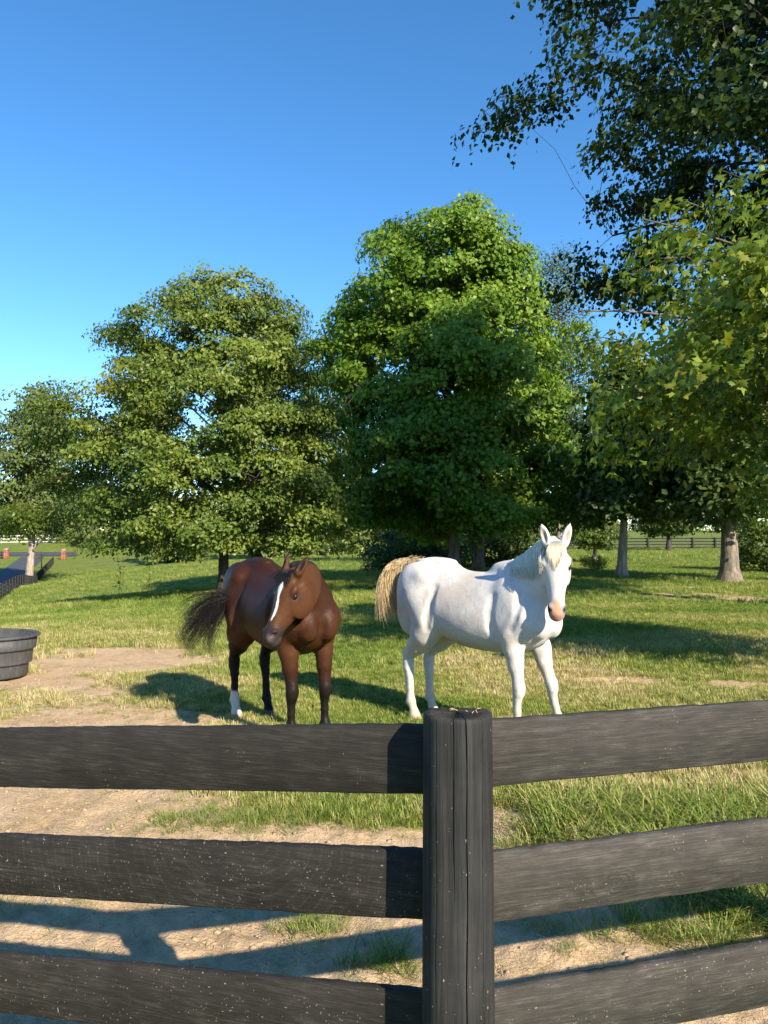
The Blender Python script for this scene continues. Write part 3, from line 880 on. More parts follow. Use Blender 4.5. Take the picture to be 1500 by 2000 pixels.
# central maple
b2 = ground_at(888, 1116)
make_tree('maple_tree', 'tall dense bright green maple with two trunks behind the white horse', b2,
          px_prof(888, 1116, b2[1], [(1012, 700, 1105), (985, 630, 1165), (940, 610, 1165), (880, 600, 1155), (790, 622, 1120), (700, 625, 1100), (620, 628, 1065), (560, 650, 1045), (510, 680, 1025), (465, 730, 985), (425, 775, 940), (398, 820, 890)], b2[2]),
          0.27, 23, n_cl=1150, per=168, leaf=('rhomb', .19, .15), mat='maple', bark='grey', ca=(0.08, 0.165, 0.016), cb=(0.20, 0.30, 0.032),
          cl_r=.74, flat=.45, limbs=24, outer=.30, lobes=.10, trunks=[((0, 0), (-.3, 0), 1.0), ((1.12, .6), (.9, .3), 1.0)], limb_low=2.0, up=1.2)
# near maple reaching in from the right; its trunk stands outside the picture
b3 = np.array([6.4, 8.7, 0.0]); b3[2] = g1(b3[0], b3[1])
near_root, nL, nN, nC = make_tree('young_maple_tree', 'young maple with large yellow green leaves reaching in from the right edge', b3,
          [(2.2, 2.0, 1.2), (2.6, 2.9, 1.6), (3.1, 4.0, 1.7), (3.7, 4.6, 1.7), (4.3, 4.85, 1.7), (4.8, 4.65, 1.5), (5.3, 4.1, 1.3), (5.8, 3.1, 1.2), (6.2, 1.6, .8)],
          0.12, 31, n_cl=1050, per=64, leaf=('kite', .106), mat='near', bark='grey', ca=(0.08, 0.15, 0.019), cb=(0.235, 0.295, 0.036),
          cl_r=.36, flat=.5, limbs=24, outer=.36, lobes=.16, limb_low=1.5, yellow=.05, depth=.60, droop=.25)
# tall dark tree overhead on the right
b4 = np.array([11.2, 15.4, 0.0]); b4[2] = g1(b4[0], b4[1])
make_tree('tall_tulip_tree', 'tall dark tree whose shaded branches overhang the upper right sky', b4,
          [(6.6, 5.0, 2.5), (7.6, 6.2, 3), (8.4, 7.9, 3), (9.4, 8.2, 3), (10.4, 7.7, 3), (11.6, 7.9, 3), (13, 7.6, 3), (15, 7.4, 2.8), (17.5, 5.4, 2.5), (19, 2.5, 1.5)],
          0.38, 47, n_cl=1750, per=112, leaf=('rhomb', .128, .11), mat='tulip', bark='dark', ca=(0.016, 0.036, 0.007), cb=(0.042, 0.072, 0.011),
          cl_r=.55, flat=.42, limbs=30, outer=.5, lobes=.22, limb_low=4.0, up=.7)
# big trunk at the right and the slim trunk beside it
b5 = ground_at(1425, 1137)
make_tree('old_oak_tree', 'thick trunked old tree with flaking pale bark near the right edge', b5,
          px_prof(1425, 1137, b5[1], [(975, 1320, 1600), (958, 1290, 1640), (930, 1285, 1650), (860, 1290, 1650), (780, 1310, 1640), (700, 1340, 1590), (640, 1380, 1500)], b5[2]),
          0.36, 53, n_cl=600, per=85, leaf=('rhomb', .24, .15), mat='tulip', bark='big', ca=(0.045, 0.08, 0.015), cb=(0.12, 0.16, 0.038),
          cl_r=.75, flat=.5, limbs=20, outer=.42, limb_low=2.6, droop=.12)
b6 = ground_at(1214, 1128)
make_tree('slim_trunk_tree', 'slim tree with a straight pale grey trunk between white horse and old tree', b6,
          px_prof(1214, 1128, b6[1], [(988, 1170, 1310), (970, 1150, 1340), (945, 1150, 1345), (880, 1155, 1330), (800, 1165, 1310), (740, 1185, 1280), (710, 1205, 1250)], b6[2]),
          0.21, 59, n_cl=400, per=85, leaf=('rhomb', .22, .15), mat='tulip', bark='pale', ca=(0.04, 0.078, 0.013), cb=(0.10, 0.145, 0.027),
          cl_r=.6, flat=.5, limbs=14, limb_low=2.4, lean=(.35, 0), droop=.12)
# small trees on the far lawn
b7 = ground_at(1162, 1098)
make_tree('small_lawn_tree', 'small pale stemmed tree with thin light green crown beside the white horse head', b7,
          px_prof(1162, 1098, b7[1], [(1058, 1125, 1185), (1048, 1100, 1190), (1036, 1095, 1200), (1022, 1105, 1200), (1008, 1130, 1190)], b7[2]),
          0.16, 61, n_cl=90, per=60, leaf=('rhomb', .17, .11), mat='maple', bark='pale', ca=(0.075, 0.12, 0.02), cb=(0.14, 0.19, 0.035), cl_r=.45, limbs=8, limb_low=1.2, droop=.15)
b8 = ground_at(1494, 1118)
make_tree('edge_lawn_tree', 'low bushy light green tree on the lawn cut by the right edge', b8,
          px_prof(1494, 1118, b8[1], [(1095, 1460, 1540), (1070, 1448, 1560), (1040, 1450, 1560), (1015, 1465, 1540)], b8[2]),
          0.18, 67, n_cl=130, per=70, leaf=('rhomb', .15, .1), mat='maple', bark='dark', ca=(0.06, 0.10, 0.016), cb=(0.12, 0.165, 0.03), cl_r=.45, limbs=8, limb_low=.9)
b9 = ground_at(1306, 1076)
make_tree('fence_line_tree', 'small dark trunked tree standing at the far black fence', b9,
          px_prof(1306, 1076, b9[1], [(1034, 1275, 1340), (1024, 1255, 1355), (1008, 1250, 1360), (990, 1265, 1350)], b9[2]),
          0.30, 71, n_cl=110, per=60, leaf=('rhomb', .34, .22), mat='far', bark='dark', ca=(0.05, 0.08, 0.014), cb=(0.10, 0.13, 0.025), cl_r=.8, limbs=8, limb_low=1.6, droop=.1)
# feathery tree behind the maple, its top showing to the right
b10 = np.array(at(1092, 1090, 48)); b10[2] = g1(b10[0], b10[1])
make_tree('feathery_tree', 'feathery blue green treetop rising between the maple and the young maple', b10,
          px_prof(1092, 1080, 48, [(900, 1010, 1180), (760, 1020, 1170), (640, 1030, 1160), (560, 1040, 1150), (510, 1055, 1135), (470, 1075, 1115)], b10[2]),
          0.3, 73, n_cl=330, per=55, leaf=('rhomb', .22, .09), mat='far', bark='pale', ca=(0.06, 0.10, 0.035), cb=(0.12, 0.165, 0.06), cl_r=.85, flat=.9, limbs=14, limb_low=4)
# far tree on the left beyond the driveway fence
b11 = ground_at(50, 1112)
b11 = np.array(at(56, 1128, 88)); b11[2] = g1(b11[0], b11[1])
make_tree('driveway_tree', 'tall tree with a leaning pale trunk behind the driveway fence at left', b11,
          px_prof(56, 1128, b11[1], [(1030, -60, 130), (1005, -90, 140), (960, -95, 145), (880, -80, 140), (820, -60, 120), (780, -30, 100), (750, 10, 70)], b11[2]),
          0.50, 79, n_cl=460, per=60, leaf=('rhomb', .40, .25), mat='far', bark='pale', ca=(0.06, 0.095, 0.025), cb=(0.13, 0.165, 0.045), cl_r=1.3, flat=.5, limbs=16, limb_low=4.0, lean=(1.6, 0), droop=.12)

# background trees beyond the fences
rs = np.random.RandomState(99)
FAR = [(-60, 205, 15, 'pale green'), (150, 175, 13, ''), (215, 165, 12, ''), (330, 120, 10, ''), (420, 150, 14, ''), (520, 120, 12, ''), (610, 85, 9, ''), (670, 95, 11, ''), (720, 170, 12, ''),
       (800, 125, 12, ''), (905, 120, 12, ''), (1000, 110, 11, ''), (1075, 120, 9, ''), (1190, 270, 13, ''), (1265, 300, 15, ''), (1345, 285, 13, ''), (1440, 280, 15, ''), (1540, 260, 14, ''), (20, 215, 16, ''), (90, 200, 12, '')]
NAMEPOS = ['left edge far beyond the road', 'left of the spreading tree past the road', 'left part of the spreading tree crown', 'left underside of the spreading tree', 'trunk of the spreading tree',
           'rump of the bay horse', 'head of the bay horse', 'gap right of the bay horse', 'far fence between the two horses', 'tail of the white horse', 'two maple trunks', 'withers of the white horse',
           'neck of the white horse', 'slim pale trunk on its left', 'slim pale trunk on its right', 'fence line tree', 'thick old trunk', 'right edge of the lawn', 'leaning driveway trunk', 'dark gate pillar']
for i, (px, d, h, c) in enumerate(FAR):
    p = np.array(at(px, 1060, d)); p[2] = g1(p[0], p[1])
    w = h * rs.uniform(.42, .6)
    make_tree('background_tree', 'background tree low behind the ' + NAMEPOS[i], p,
              [(.4, w * .6, w * .6), (h * .25, w, w), (h * .55, w * .95, w), (h * .8, w * .6, w * .65), (h, w * .15, w * .15)],
              0.3, 200 + i, n_cl=105, per=32, leaf=('rhomb', .75, .55), mat='far', bark='dark', ca=(0.06 + .03 * rs.rand(), 0.10, 0.024), cb=(0.15, 0.185, 0.045), cl_r=h * .13, limbs=6, limb_low=1.0, group='trees far behind the pasture')
# shrubs under the maple
for i, (px, py, d, h, w, lab) in enumerate([(800, 1105, 44, 2.6, 2.6, 'leafy shrub left of the maple trunks behind the white horse rump'), (985, 1108, 42, 2.9, 2.4, 'leafy shrub right of the maple trunks behind the white horse neck'),
                                           (865, 1112, 47, 3.2, 2.4, 'dark leafy shrub directly behind the two maple trunks')]):
    p = np.array(at(px, py, d)); p[2] = g1(p[0], p[1])
    r_, *_ = make_tree('shrub', lab, p, [(.1, w * .7, w * .7), (h * .4, w, w), (h * .75, w * .75, w * .75), (h, w * .2, w * .2)], .05, 300 + i, n_cl=140, per=55,
                       leaf=('rhomb', .2, .12), mat='far', bark='dark', ca=(0.03, 0.06, 0.010), cb=(0.08, 0.12, 0.02), cl_r=.5, limbs=7, limb_low=.2)
    r_['category'] = 'shrub'; r_['group'] = 'shrubs under the maple'
# single leaves of the young maple that can be picked apart
d = np.linalg.norm(nL + b3 - np.array([0, 0, CAM_H]), axis=1)
wp = nL + b3
vis = (wp[:, 0] / wp[:, 1] < 0.49) & ((wp[:, 2] - CAM_H) / wp[:, 1] < .6)
order = np.argsort(np.where(vis, d, 99))[:290]
lv, lf = leaf_maple(.105)
leaf_me = []
rs = np.random.RandomState(5)
for k in range(6):
    c = np.array([[.10, .16, .02], [.14, .20, .025], [.17, .23, .03], [.08, .14, .018], [.21, .23, .03], [.12, .19, .03]][k])
    leaf_me.append(np_mesh('leaf', lv, lf, LEAF['near'], False, np.tile(c, (len(lv), 1))))
for j in order:
    o = link('leaf', leaf_me[rs.randint(6)], near_root)
    nn = Vector(nN[j]).normalized()
    o.location = Vector(nL[j]) + Vector((rs.normal() * .05, -.04 + rs.normal() * .03, rs.normal() * .04))
    q = nn.to_track_quat('Z', 'Y')
    o.rotation_euler = (q @ Vector((0, 0, 1)).rotation_difference(Vector((0, 0, 1))) @ Matrix.Rotation(rs.uniform(0, 6.28), 3, 'Z').to_quaternion()).to_euler()
    s = rs.uniform(.8, 1.2); o.scale = (s, s, s)
# ------------------------------------------------------------------ horses
# bodies are grown from a smooth union of ellipsoids and tapered capsules, then surfaced as ONE mesh
class Field:
    def __init__(self, lo, hi, h):
        self.lo = np.array(lo, float); self.h = h
        self.n = np.ceil((np.array(hi) - self.lo) / h).astype(int) + 1
        self.f = np.full(self.n, 1.0, dtype=np.float32)
    def _win(self, lo, hi):
        a = np.clip(np.floor((np.asarray(lo) - self.lo) / self.h).astype(int), 0, self.n - 1)
        b = np.clip(np.ceil((np.asarray(hi) - self.lo) / self.h).astype(int) + 1, 1, self.n)
        if np.any(b <= a): return None, None
        sl = tuple(slice(a[i], b[i]) for i in range(3))
        g = [self.lo[i] + self.h * np.arange(a[i], b[i]) for i in range(3)]
        X, Y, Z = np.meshgrid(*g, indexing='ij', sparse=False)
        return sl, np.stack([X, Y, Z], -1).astype(np.float32)
    def _union(self, sl, d, k):
        f = self.f[sl]
        if k <= 0: self.f[sl] = np.minimum(f, d); return
        hh = np.clip(k - np.abs(f - d), 0, None) / k
        self.f[sl] = np.minimum(f, d) - hh * hh * k * 0.25
    def _cut(self, sl, d, k):
        f = self.f[sl]; g = -d
        hh = np.clip(k - np.abs(f - g), 0, None) / max(k, 1e-6)
        self.f[sl] = np.maximum(f, g) + hh * hh * k * 0.25
    def ell(self, c, r, M=None, k=0.04, cut=False):
        c = np.asarray(c, float); r = np.asarray(r, float)
        M = np.eye(3) if M is None else np.asarray(M, float)      # rows = axes
        ext = np.sqrt(((M * r[:, None]) ** 2).sum(0)) + k + 3 * self.h
        sl, P = self._win(c - ext, c + ext)
        if sl is None: return
        q = (P - c.astype(np.float32)) @ M.T.astype(np.float32)
        k0 = np.sqrt(((q / r.astype(np.float32)) ** 2).sum(-1)); k1 = np.sqrt(((q / (r * r).astype(np.float32)) ** 2).sum(-1)) + 1e-6
        d = k0 * (k0 - 1) / k1
        (self._cut if cut else self._union)(sl, d, k)
    def cone(self, a, b, ra, rb, k=0.03, flat=None, cut=False):
        """tapered capsule; flat=(axis, factor) squashes across one axis"""
        a = np.asarray(a, float); b = np.asarray(b, float)
        ext = max(ra, rb) * 1.3 + k + 3 * self.h
        sl, P = self._win(np.minimum(a, b) - ext, np.maximum(a, b) + ext)
        if sl is None: return
        ab = (b - a).astype(np.float32); L2 = float(ab @ ab) + 1e-9
        pa = P - a.astype(np.float32)
        t = np.clip((pa @ ab) / L2, 0, 1)
        q = pa - t[..., None] * ab
        if flat is not None:
            ax = np.asarray(flat[0], np.float32); fl = flat[1]
            comp = q @ ax
            q = q + (comp * (1.0 / fl - 1.0))[..., None] * ax
        d = np.sqrt((q * q).sum(-1)) - (ra + (rb - ra) * t)
        (self._cut if cut else self._union)(sl, d, k)
    def loft_x(self, TS, k=0.0):
        """egg-shaped barrel along x from stations (x, top, bottom, half width)"""
        x0, x1 = TS[0, 0], TS[-1, 0]
        sl, P = self._win((x0 - .05, -.4, TS[:, 2].min() - .1), (x1 + .05, .4, TS[:, 1].max() + .1))
        gx = P[:, 0, 0, 0].astype(float)
        xs = np.linspace(x0, x1, 400)
        def sm(col):
            y = np.interp(xs, TS[:, 0], col); w = np.hanning(41); w /= w.sum()
            yp = np.pad(y, 20, mode='edge'); return np.interp(gx, xs, np.convolve(yp, w, 'valid'))
        zt, zb, hw = sm(TS[:, 1]), sm(TS[:, 2]), sm(TS[:, 3])
        c = ((zt + zb) / 2)[:, None, None]; hz = ((zt - zb) / 2)[:, None, None]
        tz = (P[..., 2] - c) / hz
        a = hw[:, None, None] * (1 - .16 * np.clip(tz, -1, 1.2) - .10 * np.clip(tz, 0, 1.2) ** 2)
        r = np.sqrt((P[..., 1] / a) ** 2 + tz ** 2)
        d = (r - 1) * np.minimum(a, hz) * .85
        d = np.maximum(d, np.maximum(x0 - P[..., 0], P[..., 0] - x1))
        self._union(sl, d.astype(np.float32), k)
    def chain(self, P, r, k=0.03, flat=None):
        for i in range(len(P) - 1):
            self.cone(P[i], P[i + 1], r[i], r[i + 1], k if i else k, flat)
    def surface(self):
        f = self.f; h = self.h
        n = f.shape
        s = f < 0
        c = np.zeros((n[0] - 1, n[1] - 1, n[2] - 1), dtype=np.int8)
        for i in (0, 1):
            for j in (0, 1):
                for l in (0, 1):
                    c += s[i:n[0] - 1 + i, j:n[1] - 1 + j, l:n[2] - 1 + l]
        cells = np.argwhere((c > 0) & (c < 8))
        vid = np.full(c.shape, -1, dtype=np.int64)
        vid[tuple(cells.T)] = np.arange(len(cells))
        acc = np.zeros((len(cells), 3)); cnt = np.zeros(len(cells))
        cor = [(i, j, l) for i in (0, 1) for j in (0, 1) for l in (0, 1)]
        for a in cor:
            for ax in range(3):
                if a[ax] == 1: continue
                b = list(a); b[ax] = 1
                ia = cells + np.array(a); ib = cells + np.array(b)
                fa = f[tuple(ia.T)]; fb = f[tuple(ib.T)]
                m = (fa < 0) != (fb < 0)
                t = fa[m] / (fa[m] - fb[m])
                p = ia[m].astype(float); p[:, ax] += t
                acc[m] += p; cnt[m] += 1
        V = acc / cnt[:, None] * h + self.lo
        quads = []
        for ax in range(3):
            u, w = (ax + 1) % 3, (ax + 2) % 3
            sl0 = [slice(None)] * 3; sl1 = [slice(None)] * 3
            sl0[ax] = slice(0, n[ax] - 1); sl1[ax] = slice(1, n[ax])
            cr = s[tuple(sl0)] != s[tuple(sl1)]
            e = np.argwhere(cr)
            e = e[(e[:, u] > 0) & (e[:, w] > 0) & (e[:, u] < n[u] - 1) & (e[:, w] < n[w] - 1)]
            ins = s[tuple(e.T)]
            def cell(du, dw):
                q = e.copy(); q[:, u] -= du; q[:, w] -= dw
                return vid[tuple(q.T)]
            q = np.stack([cell(1, 1), cell(0, 1), cell(0, 0), cell(1, 0)], 1)
            q[~ins] = q[~ins][:, ::-1]
            quads.append(q)
        Q = np.concatenate(quads)
        Q = Q[(Q >= 0).all(1)]
        return V, Q

def unit(v):
    v = np.asarray(v, float); return v / (np.linalg.norm(v) + 1e-12)
def relax(V, Q, it=2, lam=0.5):
    E = np.concatenate([Q[:, [0, 1]], Q[:, [1, 2]], Q[:, [2, 3]], Q[:, [3, 0]]])
    for _ in range(it):
        acc = np.zeros_like(V); cnt = np.zeros(len(V))
        for a, b in ((0, 1), (1, 0)):
            for ax in range(3):
                acc[:, ax] += np.bincount(E[:, a], V[E[:, b], ax], len(V))
            cnt += np.bincount(E[:, a], minlength=len(V))
        V = V * (1 - lam) + lam * acc / np.maximum(cnt, 1)[:, None]
    return V

def make_horse(spec):
    ang = spec['heading']; org = np.array(spec['origin'], float)
    ca, sa = math.cos(ang), math.sin(ang)
    RM = np.array([[ca, -sa, 0], [sa, ca, 0], [0, 0, 1]])
    toL = lambda p: (np.asarray(p, float) - org) @ RM
    dirL = lambda v: np.asarray(v, float) @ RM
    poll = toL(spec['poll']); u = unit(dirL(spec['u'])); w = dirL(spec['w']); w = unit(w - (w @ u) * u); v = np.cross(w, u)
    HS = spec.get('head_scale', 1.0)
    HL = spec.get('head_s', 1.0)
    def hp(s, l, d): return poll + (u * s * HL + v * l + w * d) * HS      # along, left, dorsal
    HM = np.stack([u, v, w])
    lo = np.array([-1.0, -0.62, -0.03]); hi = np.array([1.0, 0.62, 1.75])
    for p in (hp(-.2, .15, 0), hp(.66, 0, .1), hp(.3, -.2, -.3), hp(.3, .2, -.3), hp(-.2, -.15, 0)):
        lo = np.minimum(lo, p - .08); hi = np.maximum(hi, p + .08)
    lo[2] = -0.03
    F = Field(lo, hi, spec.get('voxel', 0.0102))
    # ---- trunk
    TS = np.array([(-.79, 1.20, 1.04, .06), (-.74, 1.31, .95, .15), (-.64, 1.390, .89, .225), (-.50, 1.432, .84, .268), (-.35, 1.420, .785, .284), (-.19, 1.385, .735, .297),
                   (-.03, 1.360, .700, .305), (.12, 1.360, .688, .300), (.27, 1.385, .690, .280), (.40, 1.412, .70, .250), (.52, 1.415, .72, .220), (.62, 1.38, .765, .20), (.71, 1.28, .83, .17), (.77, 1.18, .93, .10)])
    TS[:, 3] *= spec.get('belly', 1.0)
    F.loft_x(TS)
    for sy in (-1, 1):
        F.ell((-.56, sy * .15, 1.20), (.22, .135, .23), k=.06)            # croup
        F.ell((-.66, sy * .135, 1.02), (.135, .115, .26), k=.06)          # buttock
        F.ell((-.42, sy * .165, .95), (.155, .105, .21), k=.06)           # thigh to stifle
        F.ell((-.43, sy * .22, 1.30), (.07, .045, .055), k=.08)           # point of hip
        Ms = np.stack([unit((.5, 0, -1)), np.array([0, 1, 0]), unit((1, 0, .5))])
        F.ell((.53, sy * .145, 1.08), (.24, .072, .115), Ms, k=.10)       # shoulder blade
        F.ell((.64, sy * .125, 1.02), (.12, .09, .13), k=.05)             # point of shoulder
        F.ell((.46, sy * .175, .93), (.11, .06, .13), k=.06)             # triceps
        F.ell((.72, sy * .085, .97), (.085, .085, .125), k=.03)           # breast muscle
    F.ell((.40, 0, 1.40), (.19, .06, .055), k=.08)                          # withers
    F.ell((-.45, 0, 1.43), (.2, .09, .03), k=.08)
    # ---- legs
    tags = []       # (name, hoof centre, fetlock z) for colouring
    for (nm, sx, sy) in (('rf', 1, -1), ('lf', 1, 1), ('rh', -1, -1), ('lh', -1, 1)):
        ox, oy = spec['feet'][nm]
        zt = .86
        def sh(P):
            P = np.array(P, float); P[:, 1] *= sy
            f = np.clip(1 - P[:, 2] / zt, 0, 1)
            P[:, 0] += ox * f; P[:, 1] += oy * f
            return P
        if sx > 0:
            P = sh([(.60, .135, 1.0), (.50, .165, .86), (.505, .16, .76), (.53, .150, .62), (.545, .145, .50), (.548, .145, .455), (.548, .145, .405), (.535, .145, .36), (.533, .145, .26), (.535, .145, .185), (.542, .145, .150), (.568, .145, .095), (.585, .145, .062)])
            rd = [.12, .088, .080, .072, .054, .057, .054, .041, .034, .037, .046, .037, .043]
            rd = list(np.array(rd) * np.array([1, .95, .88, .86] + [.84] * 8 + [.92]))
            F.chain(P[:4], rd[:4], k=.035); F.chain(P[3:], rd[3:], k=.018)
            F.ell(P[5] + (.014, 0, -.01), (.040, .047, .060), k=.015)
            F.cone(P[7] + (-.026, 0, 0), P[10] + (-.022, 0, .01), .018, .02, k=.018)      # tendon
            F.ell(P[10] + (-.018, 0, -.006), (.036, .042, .034), k=.014)
            F.ell(P[3] + (.015, -sy * .0, .10), (.046, .052, .10), k=.04)
            hoof_c = P[-1]; 
        else:
            P = sh([(-.52, .13, 1.12), (-.38, .165, .92), (-.45, .165, .80), (-.55, .155, .68), (-.655, .148, .575), (-.672, .145, .525), (-.668, .145, .465), (-.650, .145, .40), (-.640, .145, .28), (-.636, .145, .20), (-.628, .145, .158), (-.602, .145, .10), (-.585, .145, .064)])
            rd = [.18, .145, .132, .100, .052, .054, .054, .043, .036, .039, .047, .038, .044]
            rd = list(np.array(rd) * np.array([1, .97, .92, .9] + [.86] * 8 + [.92]))
            F.chain(P[:4], rd[:4], k=.06); F.chain(P[3:], rd[3:], k=.018)
            F.cone(P[3] + (-.05, 0, .02), P[4] + (-.055, 0, .02), .04, .024, k=.03)        # hamstring tendon
            F.ell(P[4] + (-.048, 0, .005), (.026, .028, .042), k=.022)                      # point of hock
            F.ell(P[5] + (.005, 0, -.005), (.050, .048, .062), k=.016)
            F.cone(P[6] + (-.034, 0, 0), P[10] + (-.022, 0, .01), .022, .02, k=.018)
            F.ell(P[10] + (-.018, 0, -.006), (.036, .042, .034), k=.014)
            hoof_c = P[-1]
        # hoof: truncated cone with toe forward
        F.cone(hoof_c + (-.004, 0, .004), hoof_c + (.018, 0, -.062), .044, .060, k=.008)
        tags.append((nm, hoof_c.copy(), P))
    # ---- neck
    n0 = np.array([.47, 0, 1.175]); n3 = hp(.040, 0, -.075)
    t0 = unit(np.array([.80, 0, .42])); t3 = unit(dirL(spec['neck_in']))
    L = np.linalg.norm(n3 - n0)
    n1 = n0 + t0 * L * .38; n2 = n3 - t3 * L * .33
    NF = []
    for t in np.linspace(0, 1, 26):
        p = (1 - t) ** 3 * n0 + 3 * t * (1 - t) ** 2 * n1 + 3 * t * t * (1 - t) * n2 + t ** 3 * n3
        tg = unit(3 * (1 - t) ** 2 * (n1 - n0) + 6 * t * (1 - t) * (n2 - n1) + 3 * t * t * (n3 - n2))
        upv = np.array([-.3, 0, 1.0]) * (1 - t) + (-u + .15 * w) * t
        upv = unit(upv - (upv @ tg) * tg); lat = np.cross(upv, tg)
        a = np.interp(t, [0, .25, .55, .85, 1], [.17, .135, .100, .070, .064]) * spec.get('neck_w', 1)
        b = np.interp(t, [0, .25, .55, .85, 1], [.275, .248, .185, .132, .108]) * spec.get('neck_h', 1)
        F.ell(p, (.07, a, b), np.stack([tg, lat, upv]), k=.04)
        F.ell(p + upv * b * .45, (.07, a * .62, b * .62), np.stack([tg, lat, upv]), k=.03)
        NF.append((p, tg, lat, upv, a, b))
    # ---- head (s along poll->muzzle, l left, d dorsal)
    HSN = np.array([  # s, half width, top d, bottom d
        (-.015, .070, .00, -.12), (.05, .086, .012, -.18), (.11, .098, .014, -.225), (.17, .104, .010, -.245), (.23, .098, .004, -.240), (.29, .082, -.002, -.205),
        (.35, .068, -.006, -.170), (.41, .058, -.008, -.142), (.46, .054, -.008, -.125), (.51, .058, -.010, -.122), (.55, .060, -.018, -.122), (.582, .050, -.038, -.112)])
    for s in np.linspace(-.015, .582, 34):
        hw, tp, bt = (np.interp(s, HSN[:, 0], HSN[:, i]) for i in (1, 2, 3))
        c = (tp + bt) / 2; hd = (tp - bt) / 2
        F.ell(hp(s, 0, tp - min(hd, .075)), np.array((.034, hw * .93, min(hd, .075))) * HS, HM, k=.02)
        F.ell(hp(s, 0, c), np.array((.034, hw * .80, hd)) * HS, HM, k=.025)
    for sl in (-1, 1):
        F.ell(hp(.185, sl * .080, -.142), np.array((.122, .034, .106)) * HS, HM, k=.016)        # cheek plate
        F.ell(hp(.135, sl * .088, -.022), np.array((.042, .024, .022)) * HS, HM, k=.02)         # brow
        F.cone(hp(.20, sl * .088, -.070), hp(.345, sl * .064, -.062), .013 * HS, .008 * HS, k=.012)  # facial crest
        F.ell(hp(.178, sl * .108, -.042), np.array((.028, .013, .021)) * HS, HM, k=.010, cut=True)   # eye socket
        F.ell(hp(.520, sl * .046, -.035), np.array((.036, .026, .030)) * HS, HM, k=.015)        # nostril flare
        F.ell(hp(.535, sl * .064, -.026), np.array((.026, .026, .015)) * HS, np.stack([unit(u * .8 + w * .5), v, unit(w * .8 - u * .5)]), k=.008, cut=True)
        F.cone(hp(.50, sl * .058, -.092), hp(.575, sl * .038, -.088), .006 * HS, .006 * HS, k=.006, cut=True)   # mouth corner
        F.ell(hp(.055, sl * .088, -.05), np.array((.045, .02, .03)) * HS, HM, k=.02, cut=True)   # temple hollow
    F.ell(hp(.545, 0, -.112), np.array((.036, .038, .024)) * HS, HM, k=.016)                     # lower lip
    F.ell(hp(.567, 0, -.055), np.array((.026, .048, .040)) * HS, HM, k=.02)                      # upper lip
    # ears
    EAR = []
    for sl in (-1, 1):
        e0 = hp(.0, sl * spec.get('ear_l', .058), -.012); ed = unit(-u * 1.0 + v * sl * spec['ear_out'] + w * spec['ear_fwd'])
        of = unit(w * .9 + v * sl * .45); of = unit(of - (of @ ed) * ed); la = np.cross(of, ed)
        EM = np.stack([ed, la, of]); HS_ = HS; HS = HS_ * spec.get('ear_s', 1.0)
        c = e0 + ed * .072 * HS
        F.ell(e0 + ed * .03 * HS, np.array((.055, .036, .034)) * HS, EM, k=.02)
        F.ell(c, np.array((.088, .036, .026)) * HS, EM, k=.012)
        F.cone(c + ed * .03 * HS, c + ed * .098 * HS, .022 * HS, .006 * HS, k=.01)
        F.ell(c + of * .028 * HS + ed * .006, np.array((.062, .021, .024)) * HS, EM, k=.008, cut=True)
        EAR.append((c + of * .008 * HS, ed, la, of)); HS = HS_
    # jowl: clear step between the cheek and the neck
    for sl in (-1, 1):
        J = [hp(.02, sl * .098, -.165), hp(.075, sl * .098, -.232), hp(.15, sl * .092, -.280), hp(.23, sl * .074, -.288), hp(.31, sl * .048, -.252)]
        for a_, b_ in zip(J[:-1], J[1:]): F.cone(a_, b_, .040 * HS, .042 * HS, k=.012, cut=True)
    # creases between muscles: shallow grooves laid on the surface
    def groove(pts, sy, r, dep, k=.03):
        Q = []
        for (x, z) in pts:
            ys = np.arange(.45, 0, -.004) * sy
            ix = np.clip(np.round((np.stack([np.full(len(ys), x), ys, np.full(len(ys), z)], 1) - F.lo) / F.h).astype(int), 0, F.n - 1)
            v_ = F.f[tuple(ix.T)]; kk = int(np.argmax(v_ < 0))
            Q.append(np.array([x, ys[kk] + sy * (r - dep), z]))
        for a_, b_ in zip(Q[:-1], Q[1:]): F.cone(a_, b_, r, r, k=k, cut=True)
    for sy in (-1, 1):
        groove([(-.27, 1.22), (-.28, 1.08), (-.30, .95), (-.31, .86)], sy, .026, .0045, .04)
        groove([(.36, 1.18), (.35, 1.04), (.36, .93), (.38, .84)], sy, .026, .0035, .04)
        groove([(.62, 1.16), (.60, 1.02), (.56, .93)], sy, .022, .003, .035)
        groove([(-.60, 1.14), (-.585, 1.0), (-.575, .86), (-.58, .74)], sy, .024, .004, .04)
    F.cone((.815, 0, 1.06), (.80, 0, .96), .028, .028, k=.03, cut=True)
    F.cone((.80, 0, .96), (.76, 0, .84), .028, .028, k=.03, cut=True)
    # flat soles
    zg = F.lo[2] + F.h * np.arange(F.n[2])
    F.f = np.maximum(F.f, (-zg + 0.0)[None, None, :].astype(np.float32))
    V, Q = F.surface()
    V = relax(V, Q, 2, .5)
    # ---- coat colours
    hs = (V - poll) @ HM.T / HS
    s, l, d = hs.T
    s = s / HL
    inhead = (np.abs(l) < .16) & (s > -.2) & (s < .68) & (d > -.30) & (d < .08) & (((V - n0) ** 2).sum(1) > .3 ** 2) & ((s < .40) | (d > -.155))
    nose = spec['paint'](V, s, l, d, inhead, tags, EAR, NF)
    mat = spec['mat']
    root = empty(spec['name'], org, ang)
    tag(root, spec['label'], 'horse')
    body = link('body', np_mesh('body', V, Q, mat, True, nose), root)
